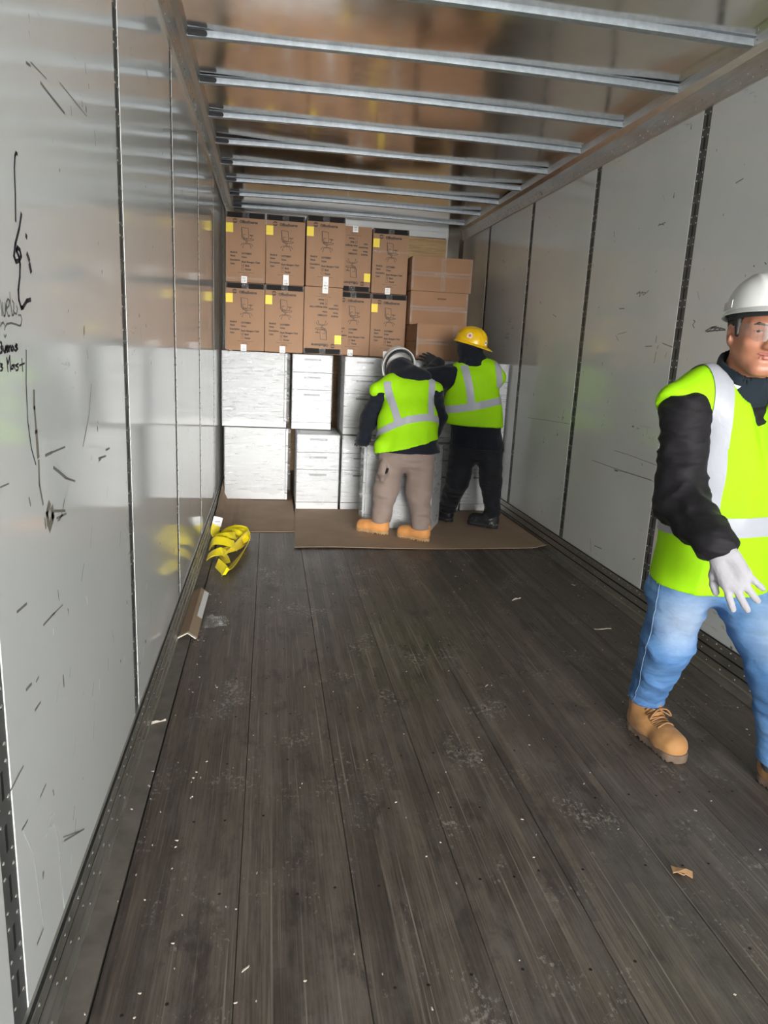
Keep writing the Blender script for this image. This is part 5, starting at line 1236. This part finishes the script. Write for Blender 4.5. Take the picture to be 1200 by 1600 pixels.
F.chain([hipl+V(0, 0.02, -0.03), knl], [0.108, 0.090], 0.03); F.chain([knl, anl+V(0, 0, 0.04)], [0.090, 0.068], 0.03); F.cap(anl+V(0, 0, 0.04), anl+V(0, 0, 0.0), 0.068, 0.066, 0.01)
F.chain([hipr+V(-0.005, 0.03, -0.03), knr], [0.108, 0.088], 0.03); F.chain([knr, anr+V(0, 0, 0.04)], [0.088, 0.066], 0.03); F.cap(anr+V(0, 0, 0.04), anr+V(0, 0, 0.0), 0.066, 0.066, 0.01)
F.ell((0.015, 5.07, 0.52), (0.035, 0.05, 0.08), k=0.02)
F.half((0, 0, 0.105), (0, 0, -1))
t1, tb = realise(F, 'trousers', 'taupe_trousers', w1, 1, 0.011, (8, 8, 17), 31, keep=True)
tag1 = MB().box(-0.012, 0.012, -0.002, 0.002, -0.022, 0.022).build('pocket_patch', 'black_trousers', t1); 
hpk = tb.ray_cast(Vector((0.035, 4.5, 0.525)), Vector((0, 1, 0)), 2.0)
if hpk[0]: tag1.matrix_world = TM(hpk[0]+hpk[1]*0.003, frame((0.25, 0, 1), (hpk[1].y*-1, hpk[1].x, 0)))
boot(w1, (0.095, 5.150, 0.008), math.radians(148), 'boot_orange', 'sole_tan', laces=False, shaft=0.13, hfield=0.006)
boot(w1, (0.372, 4.950, 0.008), math.radians(142), 'boot_orange', 'sole_tan', laces=False, shaft=0.13, hfield=0.006)
hat1, _ = hard_hat(w1, (0.155, 5.415, 1.275), frame((-0.10, 0.80, 0.42), (1, 0, 0.1)) @ Matrix.Rotation(math.pi, 3, 'Z'), 'hat_white', 1.10)
m = MB(); m.tube(spl([(0.085, 5.385, 1.245), (0.11, 5.375, 1.29), (0.15, 5.37, 1.325)], 5), 0.009, 6); m.build('nape_strap', 'hat_strap_blue', hat1, smooth=True)
Rg = Matrix((Vector((0.9, 0.3, 0)), Vector((-0.25, 0.9, -0.2)), Vector((0, 0.2, 1)))).transposed()
hand(w1, 'work_glove', wrl+V(0, 0.0, -0.012), Matrix((Vector((1, 0.1, 0)).normalized(), Vector((-0.1, 1, -0.15)).normalized(), Vector((0, 0.15, 1)).normalized())).transposed(), 'glove_black', (0.25, 0.25, 0.25, 0.25), 0.08, 0.5, 0.9, h=0.005)
hand(w1, 'work_glove', wrr+V(0, 0.0, -0.008), Matrix((Vector((1, 0.0, 0)), Vector((0, 1, -0.1)).normalized(), Vector((0, 0.1, 1)).normalized())).transposed(), 'glove_black', (0.25, 0.25, 0.25, 0.25), 0.08, 0.5, 0.9, left=True, h=0.005)

# ================================================================== worker in the yellow helmet reaching to the cartons
w2 = empty('person'); tag(w2, 'worker in yellow hard hat and black clothes reaching toward the brown cartons', 'person')
pel = V(0.825, 5.42, 0.72); ch = V(0.755, 5.43, 1.18); nk = V(0.740, 5.44, 1.31)
hipl, hipr = V(0.730, 5.44, 0.68), V(0.925, 5.40, 0.68)
knl, knr = V(0.690, 5.43, 0.390), V(0.945, 5.36, 0.400)
anl, anr = V(0.665, 5.60, 0.10), V(0.985, 5.375, 0.10)
shl, shr = V(0.580, 5.46, 1.215), V(0.905, 5.46, 1.205)
el2, wr2 = V(0.395, 5.56, 1.175), V(0.540, 5.73, 1.305)
er2, wq2 = V(0.90, 5.66, 1.05), V(0.84, 5.80, 1.20)
hd2 = V(0.720, 5.46, 1.435)
F = Field((0.28, 5.20, 0.02), (1.12, 5.95, 1.62), 0.009)
F.chain([pel, ch, nk], [0.10, 0.105, 0.055], 0.05, ((1, -0.15, 0), 1.35)); F.chain([shl, ch+V(0, 0, 0.03), shr], [0.05, 0.07, 0.05], 0.05); F.chain([nk, hd2], [0.05, 0.06], 0.03)
F.ell(hd2+V(0, 0, 0.02), (0.078, 0.09, 0.10), k=0.03)
for a, b, c in ((shl, el2, wr2), (shr, er2, wq2)): F.chain([a, b, c], [0.05, 0.04, 0.028], 0.02)
for a, b, c in ((hipl, knl, anl), (hipr, knr, anr)): F.chain([a, b, c], [0.08, 0.05, 0.030], 0.03)
realise(F, 'body', 'skin', w2, 1)
F = Field((0.28, 5.20, 0.60), (1.12, 5.95, 1.42), 0.0075)
F.chain([pel+V(0.0, 0.0, -0.06), pel+(ch-pel)*0.5, ch], [0.152, 0.140, 0.135], 0.05, ((1, -0.12, 0), 1.36)); F.chain([shl, ch+V(0, 0, 0.04), shr], [0.08, 0.10, 0.08], 0.05)
F.chain([shl, el2], [0.085, 0.080], 0.03); F.chain([el2, wr2], [0.078, 0.050], 0.02); F.chain([shr, er2], [0.08, 0.07], 0.03); F.chain([er2, wq2], [0.07, 0.05], 0.02)
F.half(pel+V(0, 0, -0.055), (-0.04, 0.0, -1))
realise(F, 'hoodie', 'navy_hoodie', w2, 1, 0.006, (12, 12, 20), 41)
F = Field((0.55, 5.28, 1.18), (0.95, 5.65, 1.56), 0.006)
F.ell(hd2+V(-0.005, 0, 0.0), (0.092, 0.10, 0.095), k=0.02); F.cap(hd2+V(0.01, -0.01, -0.05), (0.755, 5.43, 1.29), 0.088, 0.098, 0.04); F.cap((0.66, 5.43, 1.29), (0.84, 5.42, 1.30), 0.05, 0.055, 0.04); F.cap((0.80, 5.40, 1.37), (0.70, 5.37, 1.33), 0.03, 0.035, 0.02)
realise(F, 'balaclava_hood', 'navy_hoodie', w2, 1, 0.004, (14, 14, 20), 42)
M2 = TM(pel, frame(ch-pel, (1, -0.16, 0)))
F = Field((0.38, 5.15, 0.78), (1.10, 5.75, 1.38), 0.007)
F.chain([pel+V(-0.045, 0.0, 0.08), pel+(ch-pel)*0.5+V(-0.02, 0, 0), ch+V(0.0, 0.0, 0.0)], [0.182, 0.166, 0.152], 0.05, ((1, -0.12, 0), 1.34))
F.chain([V(0.60, 5.46, 1.225), V(0.70, 5.45, 1.275), V(0.78, 5.44, 1.29), V(0.88, 5.42, 1.265), V(0.955, 5.40, 1.22)], [0.06, 0.075, 0.08, 0.078, 0.06], 0.05)
F.half((0.76, 5.3, 0.845), (-0.03, 0.0, -1)); F.cap((0.735, 5.45, 1.31), (0.72, 5.46, 1.45), 0.098, 0.11, 0.015, op='s')
F.cap(shl+V(0.03, -0.01, -0.02), el2+V(-0.05, 0, 0), 0.094, 0.10, 0.012, op='s'); F.cap(shr+V(0.04, 0.12, -0.03), er2+V(0.02, 0.08, 0), 0.085, 0.09, 0.012, op='s')
v2, b2 = realise(F, 'safety_vest', 'hivis', w2, 2, 0.005, (8, 8, 5), 43, keep=True)
band(b2, M2, 0.262, 0.318, 0, 360, v2, dz=lambda a: 0.012*math.sin(a))
column(b2, M2, lambda z: -0.045-0.018*max(0, (z-0.42)/0.15), 0.056, 0.31, 0.60, -1, v2)
column(b2, M2, lambda z: 0.195, 0.050, 0.40, 0.60, -1, v2)
F = Field((0.52, 5.18, 0.08), (1.10, 5.75, 0.84), 0.0075)
F.chain([pel+V(0, 0, 0.04), pel+V(0.01, -0.005, -0.05)], [0.128, 0.132], 0.03, ((1, -0.1, 0), 1.30))
F.chain([hipl, knl], [0.118, 0.088], 0.03); F.chain([knl, anl+V(0, 0, 0.04)], [0.088, 0.070], 0.03); F.cap(anl+V(0, 0, 0.05), anl+V(0, 0, 0.01), 0.070, 0.072, 0.01)
F.chain([hipr, knr], [0.112, 0.082], 0.03); F.chain([knr, anr+V(0, 0, 0.07)], [0.082, 0.060], 0.03); F.cap(anr+V(0, 0, 0.08), anr+V(0, 0, 0.05), 0.060, 0.060, 0.01)
F.half((0, 0, 0.095), (0, 0, -1))
realise(F, 'trousers', 'black_trousers', w2, 1, 0.007, (10, 10, 24), 44)
boot(w2, (0.700, 5.555, 0.012), math.radians(122), 'boot_black', 'sole_black', laces=False, shaft=0.13, pitch=0.0, hfield=0.006)
boot(w2, (1.030, 5.345, 0.012), math.radians(136), 'boot_spattered', 'sole_black', laces=False, shaft=0.19, hfield=0.006)
hat2, M_h = hard_hat(w2, hd2+V(0.005, 0.0, 0.035), frame((0.20, -0.06, 1), (0.72, 0.69, 0)), 'hat_yellow', 1.0)
# stickers on the shell (back-left side faces the camera)
def hat_az(wx, wy): 
    d = M_h.to_3x3().inverted() @ Vector((wx, wy, 0)); return math.atan2(d.y, d.x)
s1 = disc_on(M_h, 0.110, 0.134, 0.122, hat_az(-0.50, -0.80), 0.052, 0.023, 'sticker_pink', hat2, 'round_sticker')
disc_on(M_h, 0.110, 0.134, 0.122, hat_az(-0.50, -0.80), 0.053, 0.010, 'sticker_red', s1, 'sticker_emblem', 1.016)
s2 = disc_on(M_h, 0.110, 0.134, 0.122, hat_az(0.62, -0.75), 0.030, 0.018, 'label_white', hat2, 'square_sticker', sx=0.9)
disc_on(M_h, 0.110, 0.134, 0.122, hat_az(0.62, -0.75), 0.030, 0.008, 'label_print', s2, 'sticker_print', 1.016, sx=1.6)
fy = Vector((-0.75, 0.45, 0.38)).normalized(); fz = Vector((-0.45, -0.75, 0.5)); fz = (fz-fy*fz.dot(fy)).normalized(); fx = fy.cross(fz)
hand(w2, 'work_glove', wr2, Matrix((fx, fy, fz)).transposed(), 'glove_black', (0.18, 0.15, 0.18, 0.2), 0.10, 0.6, 1.0, left=True, h=0.004)
hand(w2, 'work_glove', wq2, Matrix((Vector((-1, 0, 0)), Vector((0, 0.9, 0.4)).normalized(), Vector((0, 0.4, -0.9)).normalized())).transposed(), 'glove_black', (0.2, 0.2, 0.2, 0.2), 0.1, 0.6, 1.0, h=0.005)
